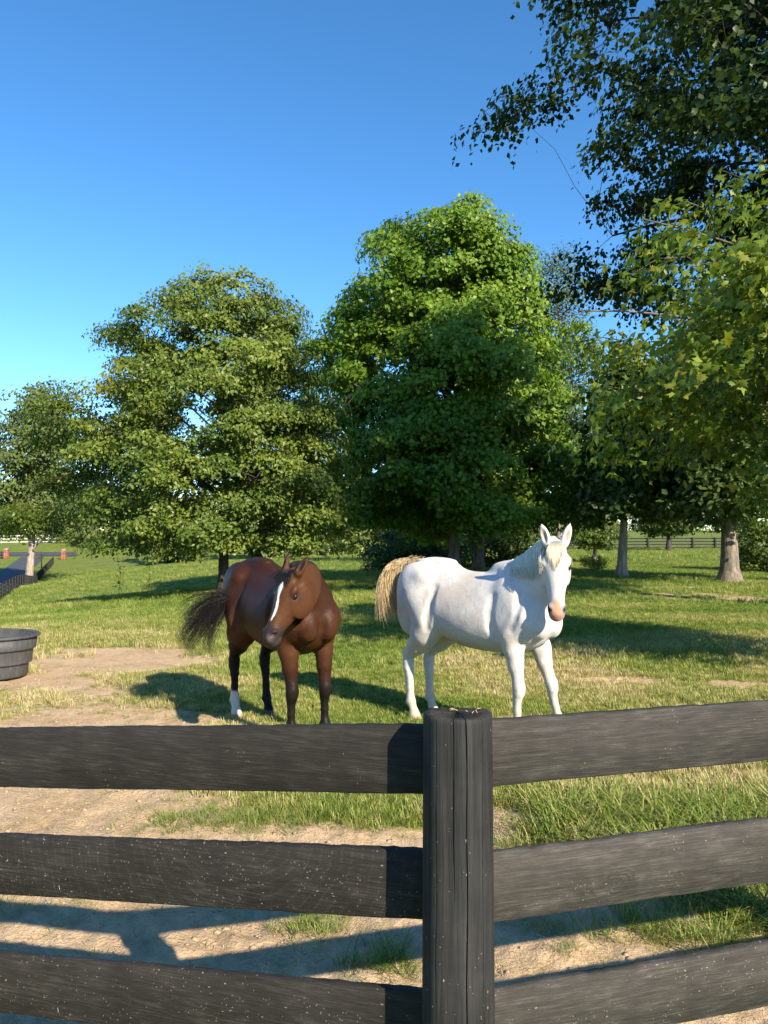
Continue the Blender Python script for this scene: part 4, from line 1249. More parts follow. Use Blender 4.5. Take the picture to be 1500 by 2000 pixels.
    # eyes
    for sl in (-1, 1):
        eb = MB()
        nu, nv = 12, 8
        th = np.linspace(0, math.pi, nv); pp = np.linspace(0, 2 * math.pi, nu, endpoint=False)
        ev = np.array([[math.cos(t), math.sin(t) * math.cos(p), math.sin(t) * math.sin(p)] for t in th for p in pp]) * np.array([.024, .019, .019]) * HS
        idx = np.arange(nu * nv).reshape(nv, nu)
        q = np.stack([idx[:-1], np.roll(idx[:-1], -1, 1), np.roll(idx[1:], -1, 1), idx[1:]], -1).reshape(-1, 4)
        eb.add(ev @ HM + hp(.178, sl * .094, -.042), q)
        eb.build('eye', MAT_EYE, root, True)
    return dict(root=root, toL=toL, dirL=dirL, hp=hp, NF=NF, u=u, v=v, w=w, HS=HS, V=V, F=F)

# hair: thin tapering three-sided strands
def hair_mesh(name, strands, mat, parent, w0=0.0035):
    """strands: list of (points (n,3), width, colour)"""
    VV = []; QQ = []; CC = []; base = 0
    for P, wd, c in strands:
        P = np.asarray(P); n = len(P)
        T = np.gradient(P, axis=0); T /= np.linalg.norm(T, axis=1, keepdims=True) + 1e-9
        ref = np.array([.3, .5, .8]); S = np.cross(T, ref); S /= np.linalg.norm(S, axis=1, keepdims=True) + 1e-9
        B = np.cross(T, S)
        tap = np.interp(np.linspace(0, 1, n), [0, .1, .6, 1], [.8, 1, .8, .12])[:, None] * wd
        ring = [P + S * tap, P + (-.5 * S + .87 * B) * tap * .7, P + (-.5 * S - .87 * B) * tap * .7]
        V = np.stack(ring, 1).reshape(-1, 3)
        i = np.arange(n - 1)[:, None] * 3; j = np.arange(3)[None]
        q = np.stack([i + j, i + (j + 1) % 3, i + 3 + (j + 1) % 3, i + 3 + j], -1).reshape(-1, 4) + base
        VV.append(V); QQ.append(q); CC.append(np.tile(c, (len(V), 1))); base += len(V)
    o = link(name, np_mesh(name, np.concatenate(VV), np.concatenate(QQ), mat, True, np.concatenate(CC)), parent)
    return o

def coat_material(name, rough, spec_, coat=0.0, sheen=0.0):
    m, nt, out = new_mat(name)
    b = principled(nt, out, rough, spec_)
    c = attr(nt, 'Col')
    f = noise(nt, 26, 5, 0.65, objco(nt)); f2 = noise(nt, 5, 4, .6, objco(nt))
    k = math_n(nt, 'ADD', math_n(nt, 'MULTIPLY', f, .34), math_n(nt, 'MULTIPLY', f2, .34))
    k = math_n(nt, 'ADD', k, .66)
    mk = nt.nodes.new('ShaderNodeCombineColor')
    for i in range(3): nt.links.new(k, mk.inputs[i])
    nt.links.new(mixc(nt, 1.0, c, mk.outputs[0], 'MULTIPLY'), b.inputs['Base Color'])
    b.inputs['Coat Weight'].default_value = coat
    b.inputs['Coat Roughness'].default_value = .35
    b.inputs['Sheen Weight'].default_value = sheen
    fine = noise(nt, 1.0, 3, .6, objco(nt, (190, 190, 50)))
    big = noise(nt, 11, 4, .6, objco(nt, (1, 1, .6)), .6)
    bump(nt, b, math_n(nt, 'ADD', math_n(nt, 'MULTIPLY', fine, .35), math_n(nt, 'ADD', math_n(nt, 'MULTIPLY', f, .6), math_n(nt, 'MULTIPLY', big, 1.6))), .32, .012)
    return m
MAT_BAY = coat_material('bay_coat', .46, .10, .0)
MAT_WHITE = coat_material('white_coat', .7, .2, 0, .15)
m, nt, out = new_mat('eye_dark'); b = principled(nt, out, .08, .6); b.inputs['Base Color'].default_value = (.012, .008, .006, 1)
MAT_EYE = m
def hair_material(name, rough):
    m, nt, out = new_mat(name)
    b = principled(nt, out, rough, .35)
    nt.links.new(attr(nt, 'Col'), b.inputs['Base Color'])
    return m
MAT_HAIR = hair_material('horse_hair', .5)

def sst(x, a, b):
    t = np.clip((x - a) / (b - a), 0, 1); return t * t * (3 - 2 * t)
def mixv(c, col, k):
    return c * (1 - k[:, None]) + np.array(col)[None] * k[:, None]
def leg_mask(V, P, rad=.16):
    return (np.hypot(V[:, 0] - np.interp(V[:, 2], P[::-1, 2], P[::-1, 0]), V[:, 1] - np.interp(V[:, 2], P[::-1, 2], P[::-1, 1])) < rad)

def paint_bay(V, s, l, d, inhead, tags, EAR, NF):
    n = len(V)
    nz = fbm(V[:, 0] * 9 + 7, V[:, 2] * 9 + V[:, 1] * 5, 3, 3) - .5
    c = np.tile(np.array([.037, .0140, .0072]), (n, 1))
    c = mixv(c, (.062, .0255, .0112), sst(1.15 - V[:, 2] + nz * .2, 0, .35) * sst(V[:, 2], .6, .8))
    c = mixv(c, (.022, .0105, .0075), sst(V[:, 2] + nz * .1, 1.27, 1.45) * .7)
    # black points
    for nm, hc, P in tags:
        msk = leg_mask(V, P)
        top = .58 if nm in ('rf', 'lf') else .74
        k = sst(top + nz * .10 - V[:, 2], -.06, .16) * msk
        c = mixv(c, (.011, .0085, .0075), k)
        c = mixv(c, (.10, .085, .07), sst(.062 - V[:, 2], 0, .006) * msk * .7)     # horn
        if nm == 'rh':
            c = mixv(c, (.50, .46, .40), sst(.245 + nz * .05 - V[:, 2], -.01, .03) * msk)
            c = mixv(c, (.42, .30, .20), sst(.05 - V[:, 2], 0, .008) * msk)
    h = inhead.astype(float)
    c = mixv(c, (.080, .034, .0145), h * .7)
    c = mixv(c, (.028, .020, .018), h * sst(s + nz * .05, .38, .50))                # dark muzzle
    c = mixv(c, (.050, .040, .036), h * sst(s, .50, .56) * sst(-d, .05, .09))
    c = mixv(c, (.030, .018, .013), h * np.exp(-((s - .178) / .045) ** 2 - ((np.abs(l) - .1) / .04) ** 2 - ((d + .048) / .04) ** 2) * .8)
    wdt = np.interp(s, [.02, .09, .14, .22, .40, .44], [0, .010, .028, .013, .008, .0])
    bz = sst(wdt - np.abs(l + .012 * np.sin(s * 14)) + nz * .008, -.001, .004) * (d > -.06) * h * (wdt > .001)
    c = mixv(c, (.78, .74, .70), bz)
    for sl in (-1, 1):
        nd = np.exp(-((s - .535) / .020) ** 2 - ((l - sl * .056) / .02) ** 2 - ((d + .030) / .016) ** 2)
        c = mixv(c, (.006, .005, .005), np.clip(nd * 1.6, 0, 1) * h)
    sn = np.exp(-((s - .56) / .03) ** 2 - ((l - .03) / .02) ** 2 - ((d + .03) / .03) ** 2)
    c = mixv(c, (.30, .24, .22), sn * .45 * h)
    for (ec, ed, la, of) in EAR:
        q = V - ec; k = np.exp(-((q @ ed) / .055) ** 2 - ((q @ la) / .018) ** 2 - ((q @ of) / .02) ** 2)
        c = mixv(c, (.020, .013, .010), np.clip(k * 1.5, 0, 1))
        c = mixv(c, (.018, .012, .010), sst((q @ ed), .055, .085) * (np.linalg.norm(q, axis=1) < .14))
    return c

def paint_white(V, s, l, d, inhead, tags, EAR, NF):
    n = len(V)
    nz = fbm(V[:, 0] * 6 + 3, V[:, 2] * 6 + V[:, 1] * 4, 13, 4) - .5
    nb = fbm(V[:, 0] * 2.2 + 1, V[:, 2] * 2.6 + V[:, 1] * 2, 17, 4) - .5
    c = np.tile(np.array([.50, .482, .462]), (n, 1))
    c = mixv(c, (.36, .29, .21), sst(nb + nz * .6, .0, .32) * .45)
    c = mixv(c, (.26, .19, .12), np.exp(-((V[:, 0] + .05) / .22) ** 2 - ((V[:, 2] - .73) / .06) ** 2) * .55)      # belly stain
    for nm, hc, P in tags:
        msk = leg_mask(V, P)
        c = mixv(c, (.44, .35, .235), sst(.42 + nz * .2 - V[:, 2], -.05, .25) * msk * .62)
        c = mixv(c, (.50, .37, .23), np.exp(-((V[:, 2] - (.45 if nm[1] == 'f' else .53)) / .06) ** 2) * msk * sst(nz, -.05, .2) * .4)
        c = mixv(c, (.42, .30, .20), sst(.055 - V[:, 2], 0, .008) * msk * .8)
    h = inhead.astype(float)
    c = mixv(c, (.50, .487, .472), h * .5)
    grey = sst(s + nz * .06, .40, .52) * h
    c = mixv(c, (.20, .185, .185), grey * .6)
    pk = sst(s + nz * .05, .42, .47) * sst(.026 + (s - .45) * .15 - np.abs(l + .002) + nz * .015, -.006, .012) * h * (d > -.115)
    c = mixv(c, (.50, .25, .155), np.clip(pk, 0, 1) * .95)
    c = mixv(c, (.36, .17, .12), h * sst(s, .565, .59) * .6)
    for sl in (-1, 1):
        nd = np.exp(-((s - .532) / .032) ** 2 - ((l - sl * .060) / .019) ** 2 - ((d + .028) / .024) ** 2)
        c = mixv(c, (.012, .010, .011), np.clip(nd * 1.7, 0, 1) * h)
        ey = np.exp(-((s - .182) / .036) ** 2 - ((l - sl * .1) / .03) ** 2 - ((d + .044) / .026) ** 2)
        c = mixv(c, (.10, .085, .085), np.clip(ey * 1.3, 0, 1) * h)
    for (ec, ed, la, of) in EAR:
        q = V - ec; k = np.exp(-((q @ ed) / .055) ** 2 - ((q @ la) / .016) ** 2 - ((q @ of) / .02) ** 2)
        c = mixv(c, (.30, .22, .17), np.clip(k * 1.3, 0, 1))
    return c

rsH = np.random.RandomState(77)
def push_out(P, F, dirv, gap=.010):
    P = np.array(P)
    for _ in range(22):
        ix = np.clip(np.round((P - F.lo) / F.h).astype(int), 0, F.n - 1)
        ins = F.f[tuple(ix.T)] < gap
        ins[0] = False
        if not ins.any(): break
        P[ins] += dirv * .008
    return P
def bez(P, n=9):
    t = np.linspace(0, 1, n)[:, None]
    a, b, c, d = (np.asarray(p, float) for p in P)
    return (1 - t) ** 3 * a + 3 * t * (1 - t) ** 2 * b + 3 * t * t * (1 - t) * c + t ** 3 * d

# ---- white horse
white = make_horse(dict(name='white_horse', label='white horse with cream mane standing behind the fence facing the camera', mat=MAT_WHITE, paint=paint_white,
    heading=R(-46), origin=(.80, 6.72, 0.0), poll=at(1086, 1064, 5.92), u=(-.035, -.20, -.97), w=(-.17, -.95, .22), neck_in=(.30, -.80, .45),
    ear_out=.30, ear_fwd=.10, feet=dict(rf=(.0, .02), lf=(.16, .14), rh=(-.02, .0), lh=(-.03, -.03)), belly=.97, neck_h=1.0, head_scale=1.03, head_s=.90))
root = white['root']
CW = [np.array(c) for c in ((.74, .62, .42), (.66, .52, .31), (.80, .70, .52), (.56, .42, .24), (.84, .78, .64))]
# tail carried up and swept out to the left
tp = [white['toL'](p) for p in (at(850, 1103, 7.16), at(826, 1094, 7.24), at(792, 1092, 7.24), at(765, 1108, 7.20))]
dock = bez(tp, 24)
S = []
out = white['dirL'](np.array([-1, 0, 0])); bk = white['dirL'](np.array([0, 1, 0]))
locks = [(rsH.rand(), rsH.normal(0, .018), rsH.normal(0, .02), rsH.uniform(.82, 1.12), rsH.uniform(-.09, .03)) for _ in range(60)]
for i in range(3800):
    tl, la_, lb_, ll_, lo_ = locks[rsH.randint(60)]
    t = np.clip(tl + rsH.normal(0, .09), 0, 1)
    k = t * 23; j = int(min(k, 22)); p0 = dock[j] + (dock[j + 1] - dock[j]) * (k - j) + rsH.normal(0, .016, 3)
    L = (.40 + .10 * t) * ll_ * rsH.uniform(.8, 1.05) * (1.0 if t > .25 else .8)
    tgd = unit(dock[j + 1] - dock[j])
    lat = out * la_ + bk * (lb_ + rsH.normal(0, .020)) + rsH.normal(0, .007, 3)
    p1 = p0 + tgd * L * .26 * (.5 + .5 * t) + np.array([0, 0, .022]) + lat * .3
    p2 = p0 + out * (.11 * t + .01) + np.array([0, 0, -.48 * L]) + lat
    p3 = p0 + out * (.06 * t + lo_) + np.array([0, 0, -.98 * L]) + lat * 1.5 + rsH.normal(0, .012, 3)
    c = CW[rsH.choice(5, p=[.30, .34, .08, .26, .02])] * np.array([.84, .80, .72]) * rsH.uniform(.9, 1.05)
    S.append((bez([p0, p1, p2, p3], 7), .0028, c))
hair_mesh('tail', S, MAT_HAIR, root)
# mane hanging on the horse's right side, and forelock
S = []
NFw = white['NF']
side = -1
CM = [np.array(c) for c in ((.86, .82, .72), (.80, .74, .62), (.88, .85, .78), (.74, .64, .48))]
for i in range(1700):
    t = rsH.uniform(.34, .99); k = t * 25; j = int(min(k, 24)); p, tg, lat, upv, a, b = NFw[j]
    p0 = p + upv * b * 1.06 + lat * rsH.normal(0, .010) + tg * rsH.normal(0, .012)
    L = rsH.uniform(.14, .26) * np.interp(t, [.3, .6, 1], [.4, 1, 1])
    sgn = side if rsH.rand() < .94 else -side
    p1 = p0 + upv * .012 + lat * sgn * .035
    p2 = p + upv * b * .62 + lat * sgn * (a * 1.02 + .012) + tg * rsH.normal(-.01, .012)
    p3 = p + upv * (b * .9 - L) + lat * sgn * (a * 1.18 + .012) + tg * rsH.normal(-.03, .02)
    Pm = bez([p0, p1, p2, p3], 8); Pq = push_out(Pm, white['F'], lat * sgn, .006 + .012 * rsH.rand())
    if np.abs(Pq - Pm).max() > .06: continue
    S.append((Pq, .0045, CM[rsH.choice(4)] * rsH.uniform(.85, 1.0)))
hair_mesh('mane', S, MAT_HAIR, root)
S = []
hp = white['hp']
for i in range(420):
    l0 = np.clip(rsH.normal(0, .017), -.04, .04); l1 = l0 * 1.35 - .012 + rsH.normal(0, .006)
    sl = max(.07, rsH.uniform(.15, .235) - abs(l1 + .012) * 2.0)
    S.append((bez([hp(-.035, l0, -.005), hp(-.01, l0 * 1.2 - .004, .040), hp(.09, l1, .034), hp(sl, l1 * 1.1, .022)], 7), .0038, CW[rsH.choice([0, 2, 2, 4])] * rsH.uniform(.62, .78)))
hair_mesh('forelock', S, MAT_HAIR, root)

# ---- bay horse
bay = make_horse(dict(name='bay_horse', label='dark bay horse with white blaze turning its head to the side', mat=MAT_BAY, paint=paint_bay,
    heading=R(-58), origin=(-.90, 6.66, 0.0), poll=at(566, 1119, 5.80), u=(-.33, -.28, -.90), w=(-.58, -.70, .40), neck_in=(-.50, -.70, .38),
    ear_out=.24, ear_fwd=.05, ear_l=.070, ear_s=.86, feet=dict(rf=(.02, .0), lf=(.0, .02), rh=(-.05, .0), lh=(.05, -.01)), belly=.95, head_scale=1.08, head_s=.83, neck_w=.93, neck_h=.93))
root = bay['root']
CB = [np.array(c) for c in ((.006, .005, .005), (.009, .007, .006), (.014, .010, .008))]
tp = [bay['toL'](p) for p in (at(486, 1160, 7.05), at(480, 1170, 6.92), at(455, 1164, 6.90), at(424, 1172, 6.92))]
dock = bez(tp, 24)
S = []
WISP = [((355, 1243), .18), ((368, 1262), .14), ((404, 1258), .14), ((384, 1225), .12), ((362, 1208), .10), ((395, 1236), .12), ((350, 1178), .05), ((372, 1190), .08), ((412, 1232), .07)]
for i in range(1500):
    t = rsH.rand() ** .8
    k = t * 23; j = int(min(k, 22)); p0 = dock[j] + (dock[j + 1] - dock[j]) * (k - j) + rsH.normal(0, .020, 3)
    if rsH.rand() < .55:       # dense brush round the bone
        e = bay['toL'](at(rsH.normal(412, 16), rsH.normal(1182, 14), 6.92 + rsH.normal(0, .05)))
        p3 = p0 + (e - p0) * rsH.uniform(.35, 1.0)
        p1 = p0 + (p3 - p0) * .35 + np.array([0, 0, .045]) + rsH.normal(0, .012, 3); p2 = p0 + (p3 - p0) * .7 + np.array([0, 0, .03]) + rsH.normal(0, .018, 3)
        S.append((bez([p0, p1, p2, p3], 8), .0026, CB[rsH.randint(3)]))
    else:                      # thin wisps streaming out to the left, tips curling
        (ex, ey), _ = WISP[rsH.choice(9, p=[q[1] for q in WISP])]
        e = bay['toL'](at(ex + rsH.normal(0, 7), ey + rsH.normal(0, 6), 6.94 + rsH.normal(0, .05)))
        p1 = p0 + (e - p0) * .35 + np.array([0, 0, .09]); p2 = p0 + (e - p0) * .8 + np.array([0, 0, .085]) + rsH.normal(0, .016, 3)
        curl = bay['dirL'](np.array([.06, 0, -.02])) * rsH.rand()
        P = bez([p0, p1, p2, e], 10)
        P = np.concatenate([P, [e + curl * .4 + np.array([0, 0, -.03]), e + curl + np.array([0, 0, -.055])]])
        S.append((P, .0017, CB[rsH.randint(3)]))
hair_mesh('tail', S, MAT_HAIR, root)
S = []
NFb = bay['NF']
for i in range(900):
    t = rsH.uniform(.25, .99); k = t * 25; j = int(min(k, 24)); p, tg, lat, upv, a, b = NFb[j]
    p0 = p + upv * b * 1.05 + lat * rsH.normal(0, .010) + tg * rsH.normal(0, .012)
    L = rsH.uniform(.12, .22); sgn = -1
    p1 = p0 + upv * .012 + lat * sgn * .03
    p2 = p + upv * b * .66 + lat * sgn * (a * 1.0 + .01); p3 = p + upv * (b * .9 - L) + lat * sgn * (a * 1.15 + .012) + tg * rsH.normal(-.02, .02)
    S.append((push_out(bez([p0, p1, p2, p3], 8), bay['F'], lat * sgn, .006 + .012 * rsH.rand()), .0045, CB[rsH.randint(3)]))
hair_mesh('mane', S, MAT_HAIR, root)
S = []
hp = bay['hp']
for i in range(260):
    l0 = rsH.normal(0, .024); l1 = l0 * 1.5 - .022 + rsH.normal(0, .012); sl = rsH.uniform(.06, .15)
    S.append((bez([hp(-.035, l0, -.005), hp(-.01, l0 * 1.2, .034), hp(.05, l1, .032), hp(sl, l1 * 1.2, .020)], 7), .0034, CB[rsH.randint(3)]))
hair_mesh('forelock', S, MAT_HAIR, root)
# ------------------------------------------------------------------ water tank
def tank_mat():
    m, nt, out = new_mat('black_rubber')
    b = principled(nt, out, .6, .35)
    f = noise(nt, 5, 5, .65, objco(nt, (1, 1, .5))); f2 = noise(nt, 30, 4, .7, objco(nt, (1, 1, .25)))
    k = math_n(nt, 'ADD', math_n(nt, 'MULTIPLY', f, .6), math_n(nt, 'MULTIPLY', f2, .4))
    nt.links.new(ramp(nt, k, [(.35, (.035, .036, .037)), (.55, (.065, .066, .068)), (.72, (.15, .14, .125))]), b.inputs['Base Color'])
    bump(nt, b, f2, .25, .01)
    return m
MAT_TANK = tank_mat()
tk = empty('water_tank', (-4.74, 9.12, 0))
tag(tk, 'round black rubber water tank on bare earth at the left edge', 'water tank')
def lathe(prof, n=72):
    a = np.linspace(0, 2 * math.pi, n, endpoint=False); P = np.array(prof)
    V = np.stack([P[:, 0, None] * np.cos(a), P[:, 0, None] * np.sin(a), np.broadcast_to(P[:, 1, None], (len(P), n))], -1).reshape(-1, 3)
    idx = np.arange(len(P) * n).reshape(len(P), n)
    return V, np.stack([idx[:-1], np.roll(idx[:-1], -1, 1), np.roll(idx[1:], -1, 1), idx[1:]], -1).reshape(-1, 4)
def part_lathe(name, prof, mat, parent, sc=(1.12, .92, 1), smooth=True):
    V, q = lathe(prof); o = link(name, np_mesh(name, V * np.array(sc), q, mat, smooth), parent); return o
part_lathe('wall', [(.02, .015), (.445, .012), (.455, .03), (.462, .15), (.468, .165), (.492, .168), (.496, .18), (.503, .315), (.508, .33), (.530, .334), (.535, .35), (.545, .478),
                    (.515, .478), (.50, .34), (.47, .17), (.43, .05), (.02, .045)], MAT_TANK, tk)
part_lathe('rim', [(.520, .470), (.556, .468), (.572, .474), (.577, .488), (.570, .502), (.550, .507), (.530, .503), (.520, .490), (.520, .470)], MAT_TANK, tk)
m, nt, out = new_mat('trough_water'); b = principled(nt, out, .05, .5); b.inputs['Base Color'].default_value = (.02, .025, .02, 1)
part_lathe('water_surface', [(.005, .40), (.52, .40), (.522, .398)], m, tk)

# ------------------------------------------------------------------ far fences
MAT_FBLK = plain('fence_black', (.022, .021, .020), .7, .3, .3, 4)
MAT_FWHT = plain('fence_white', (.55, .55, .52), .7, .3, .15, 4)
unit_b = {}
def unit_box(mat):
    if mat.name not in unit_b:
        mb = MB(); mb.box((0, 0, 0), (1, 1, 1)); unit_b[mat.name] = mb.mesh('board', mat)
    return unit_b[mat.name]
def far_fence(name, label, pts, mat, h=1.25, nb=4, spacing=2.44, bh=.14, pw=.13, group=None):
    pts = np.array(pts, float)
    s = np.concatenate([[0], np.cumsum(np.linalg.norm(np.diff(pts, axis=0), axis=1))])
    n = max(2, int(round(s[-1] / spacing)) + 1)
    t = np.linspace(0, s[-1], n)
    P = np.stack([np.interp(t, s, pts[:, 0]), np.interp(t, s, pts[:, 1])], 1)
    Z = gz(P[:, 0], P[:, 1])
    root = empty(name, (P[0, 0], P[0, 1], Z[0]))
    tag(root, label, 'fence', group)
    o0 = np.array([P[0, 0], P[0, 1], Z[0]])
    me = unit_box(mat)
    for i in range(n):
        o = link('post', me, root)
        o.location = (P[i, 0] - o0[0], P[i, 1] - o0[1], Z[i] - o0[2] + h / 2 - .1); o.scale = (pw, pw, h + .25)
    for i in range(n - 1):
        a = np.array([*P[i], Z[i]]); c = np.array([*P[i + 1], Z[i + 1]])
        dv = c - a; L = np.linalg.norm(dv)
        ang = math.atan2(dv[1], dv[0]); tilt = -math.asin(dv[2] / L)
        nrm = np.array([-math.sin(ang), math.cos(ang), 0]) * (pw / 2 + .017)
        for b_ in range(nb):
            z = h - .09 - b_ * (h - .30) / (nb - 1) if nb > 1 else h
            o = link('board', me, root)
            o.location = (a + c) / 2 - o0 + nrm + np.array([0, 0, z])
            o.rotation_euler = (0, tilt, ang); o.scale = (L - .006, .03, bh)
    return root
gp = lambda px, py: ground_at(px, py)[:2]
far_fence('driveway_fence', 'black four board fence sloping down beside the driveway at far left', [(-20.5, 36.0), (-29.0, 58.6), (-54.5, 127.0)], MAT_FBLK, h=1.2, nb=4)
far_fence('boundary_fence', 'black four board fence across the lawn behind the old tree trunk', [at(x, 1073, 82)[:2] for x in (1090, 1250, 1430, 1660)], MAT_FBLK, h=1.25, nb=4, bh=.17, pw=.2)
far_fence('meadow_fence', 'distant black board fence between the spreading tree and the maple', [at(x, 1073, 136)[:2] for x in (560, 740, 1000)], MAT_FBLK, h=1.3, nb=3, bh=.2, pw=.2)
far_fence('roadside_fence', 'white board fence on the bank beyond the road at far left', [at(x, 1062, 172)[:2] for x in (-120, 0, 125)], MAT_FWHT, h=1.7, nb=3, bh=.2, spacing=3.6)

# ------------------------------------------------------------------ brick gate pillars (each brick its own piece)
MAT_BRICK = [plain('brick_red', (.33, .125, .075), .85, .2, .2, 9), plain('brick_dark', (.25, .09, .06), .85, .2, .2, 9), plain('brick_pale', (.40, .18, .11), .85, .2, .2, 9)]
MAT_MORT = plain('mortar', (.42, .38, .33), .9, .15, .15, 10)
MAT_CAP = plain('cap_stone', (.30, .27, .23), .85, .2, .12, 6)
def brick_pillar(px, py, h, w, label):
    g = ground_at(px, py)
    root = empty('gate_pillar', g); tag(root, label, 'pillar', 'brick gate pillars')
    mb = MB(); mb.box((0, 0, h / 2 - .1), (w - .03, w - .03, h + .2)); mb.build('core', MAT_MORT, root)
    bms = []
    for mt in MAT_BRICK:
        q = MB(); q.box((0, 0, 0), (w / 2 - .014, .11, .12)); bms.append(q.mesh('brick', mt))
    r = np.random.RandomState(int(px) + 500)
    nr = int(h / .135)
    for i in range(nr):
        for f in range(4):
            a = f * math.pi / 2
            for j in (-1, 1):
                o = link('brick', bms[r.randint(3)], root)
                x = j * w / 4 + (.02 if i % 2 else -.02); y = -w / 2 + .055 - .002 * (f % 2)
                o.location = (x * math.cos(a) - y * math.sin(a), x * math.sin(a) + y * math.cos(a), .075 + i * .135); o.rotation_euler = (0, 0, a)
    mb = MB(); mb.box((0, 0, h + .05), (w + .16, w + .16, .10)); mb.box((0, 0, h + .13), (w + .04, w + .04, .06)); mb.build('cap', MAT_CAP, root)
    return g
gA = brick_pillar(12, 1091, 1.75, .72, 'red brick gate pillar on the far side of the driveway')
gB = brick_pillar(124, 1093, 1.75, .72, 'shaded red brick gate pillar at the end of the driveway fence')
far_fence('gate_wing_fence', 'short run of black fence left of the sunlit brick pillar', [gA[:2] + np.array([-.5, -.6]), gA[:2] + np.array([-3.2, -7.0]), gA[:2] + np.array([-5.5, -14.0])], MAT_FBLK, h=1.35, nb=3)
# lamp or sign post by the driveway
g = ground_at(81, 1110)
sp = empty('sign_post', g); tag(sp, 'slim black post with a small side bracket beside the driveway', 'post')
mb = MB(); mb.box((0, 0, 1.0), (.14, .14, 2.2)); mb.build('pole', MAT_FBLK, sp)
mb = MB(); mb.box((-.28, 0, 1.72), (.42, .05, .07)); mb.box((-.42, 0, 1.60), (.16, .05, .16)); mb.build('bracket', MAT_FBLK, sp)
mb = MB(); mb.box((0, 0, 2.13), (.19, .19, .05)); mb.build('cap', MAT_FBLK, sp)

# ------------------------------------------------------------------ hanging vines under the spreading tree
m, nt, out = new_mat('vine_green'); b = principled(nt, out, .7, .2); b.inputs['Base Color'].default_value = (.16, .19, .05, 1)
rs = np.random.RandomState(8)
for (px, y0, y1, lab) in ((226, 1085, 1172, 'thin pale vine hanging from the lowest branches, left one'), (284, 1085, 1172, 'thin pale vine hanging from the lowest branches, right one')):
    dd = b1[1] - 1.0
    p0 = at(px, y0 - 12, dd); p1 = at(px + 3, y1, dd)
    gzv = g1(p1[0], p1[1]); p1[2] = max(p1[2], gzv + .02)
    vn = empty('hanging_vine', (p1[0], p1[1], p1[2])); tag(vn, lab, 'vine', 'hanging vines')
    t = np.linspace(0, 1, 14)[:, None]
    P = p0 * (1 - t) + p1 * t; P[:, 0] += .10 * np.sin(t[:, 0] * 3.1) + rs.normal(0, .01, 14)
    q = MB(); q.tube(P - p1, np.linspace(.008, .004, 14), 4); q.build('stem', m, vn)
    L = P[rs.randint(3, 14, 46)] + rs.normal(0, .05, (46, 3))
    V, F_, C_ = place_leaves(L - p1, rs.normal(size=(46, 3)), rs, leaf_rhomb(.07, .04), leaf_colors(rs, 46, (.10, .15, .03), (.2, .22, .06), rs.rand(46)))
    o = link('leaves', np_mesh('leaves', V, F_, LEAF['far'], False, C_), vn); o['kind'] = 'stuff'

# ------------------------------------------------------------------ weed clump on the lawn
g = ground_at(1163, 1118)
wd = empty('weed_clump', g); tag(wd, 'low feathery yellow green weed clump on the lawn right of the white horse', 'weed')
q = MB(); L = []
for i in range(46):
    a = rs.uniform(0, 6.28); r = rs.uniform(.1, .75); hh = rs.uniform(.3, .62)
    e = np.array([r * math.cos(a), r * math.sin(a), hh])
    q.tube([e * 0 + np.array([.1 * math.cos(a), .1 * math.sin(a), -.02]), e * .6 + np.array([0, 0, .12]), e], [.008, .006, .002], 3, False)
    L.append(e + rs.normal(0, .10, (26, 3)))
q.build('stems', m, wd)
L = np.concatenate(L)
V, F_, C_ = place_leaves(L, rs.normal(size=L.shape), rs, leaf_rhomb(.10, .03), leaf_colors(rs, len(L), (.10, .15, .025), (.19, .22, .04), rs.rand(len(L))))
o = link('foliage', np_mesh('foliage', V, F_, LEAF['far'], False, C_), wd); o['kind'] = 'stuff'
# ------------------------------------------------------------------ grass (uncountable: one object of scattered tufts)
def grass_material():
    m, nt, out = new_mat('grass_blades')
    at_ = nt.nodes.new('ShaderNodeAttribute'); at_.attribute_type = 'INSTANCER'; at_.attribute_name = 'tint'
    bl = attr(nt, 'blade', 'Fac')
    f = math_n(nt, 'ADD', at_.outputs['Fac'], math_n(nt, 'MULTIPLY', math_n(nt, 'SUBTRACT', bl, .5), .5))
    c = ramp(nt, f, [(.0, (.085, .155, .022)), (.35, (.18, .25, .04)), (.62, (.31, .32, .085)), (.82, (.45, .38, .18)), (1.0, (.54, .45, .27))])
    b = nt.nodes.new('ShaderNodeBsdfPrincipled'); b.inputs['Roughness'].default_value = .5; b.inputs['Specular IOR Level'].default_value = .3
    nt.links.new(c, b.inputs['Base Color'])
    t = nt.nodes.new('ShaderNodeBsdfTranslucent'); nt.links.new(mixc(nt, 1.0, c, (1.3, 1.25, .6), 'MULTIPLY'), t.inputs[0])
    mx = nt.nodes.new('ShaderNodeMixShader'); mx.inputs[0].default_value = .3
    nt.links.new(b.outputs[0], mx.inputs[1]); nt.links.new(t.outputs[0], mx.inputs[2]); nt.links.new(mx.outputs[0], out.inputs[0])
    return m
MAT_BLADE = grass_material()
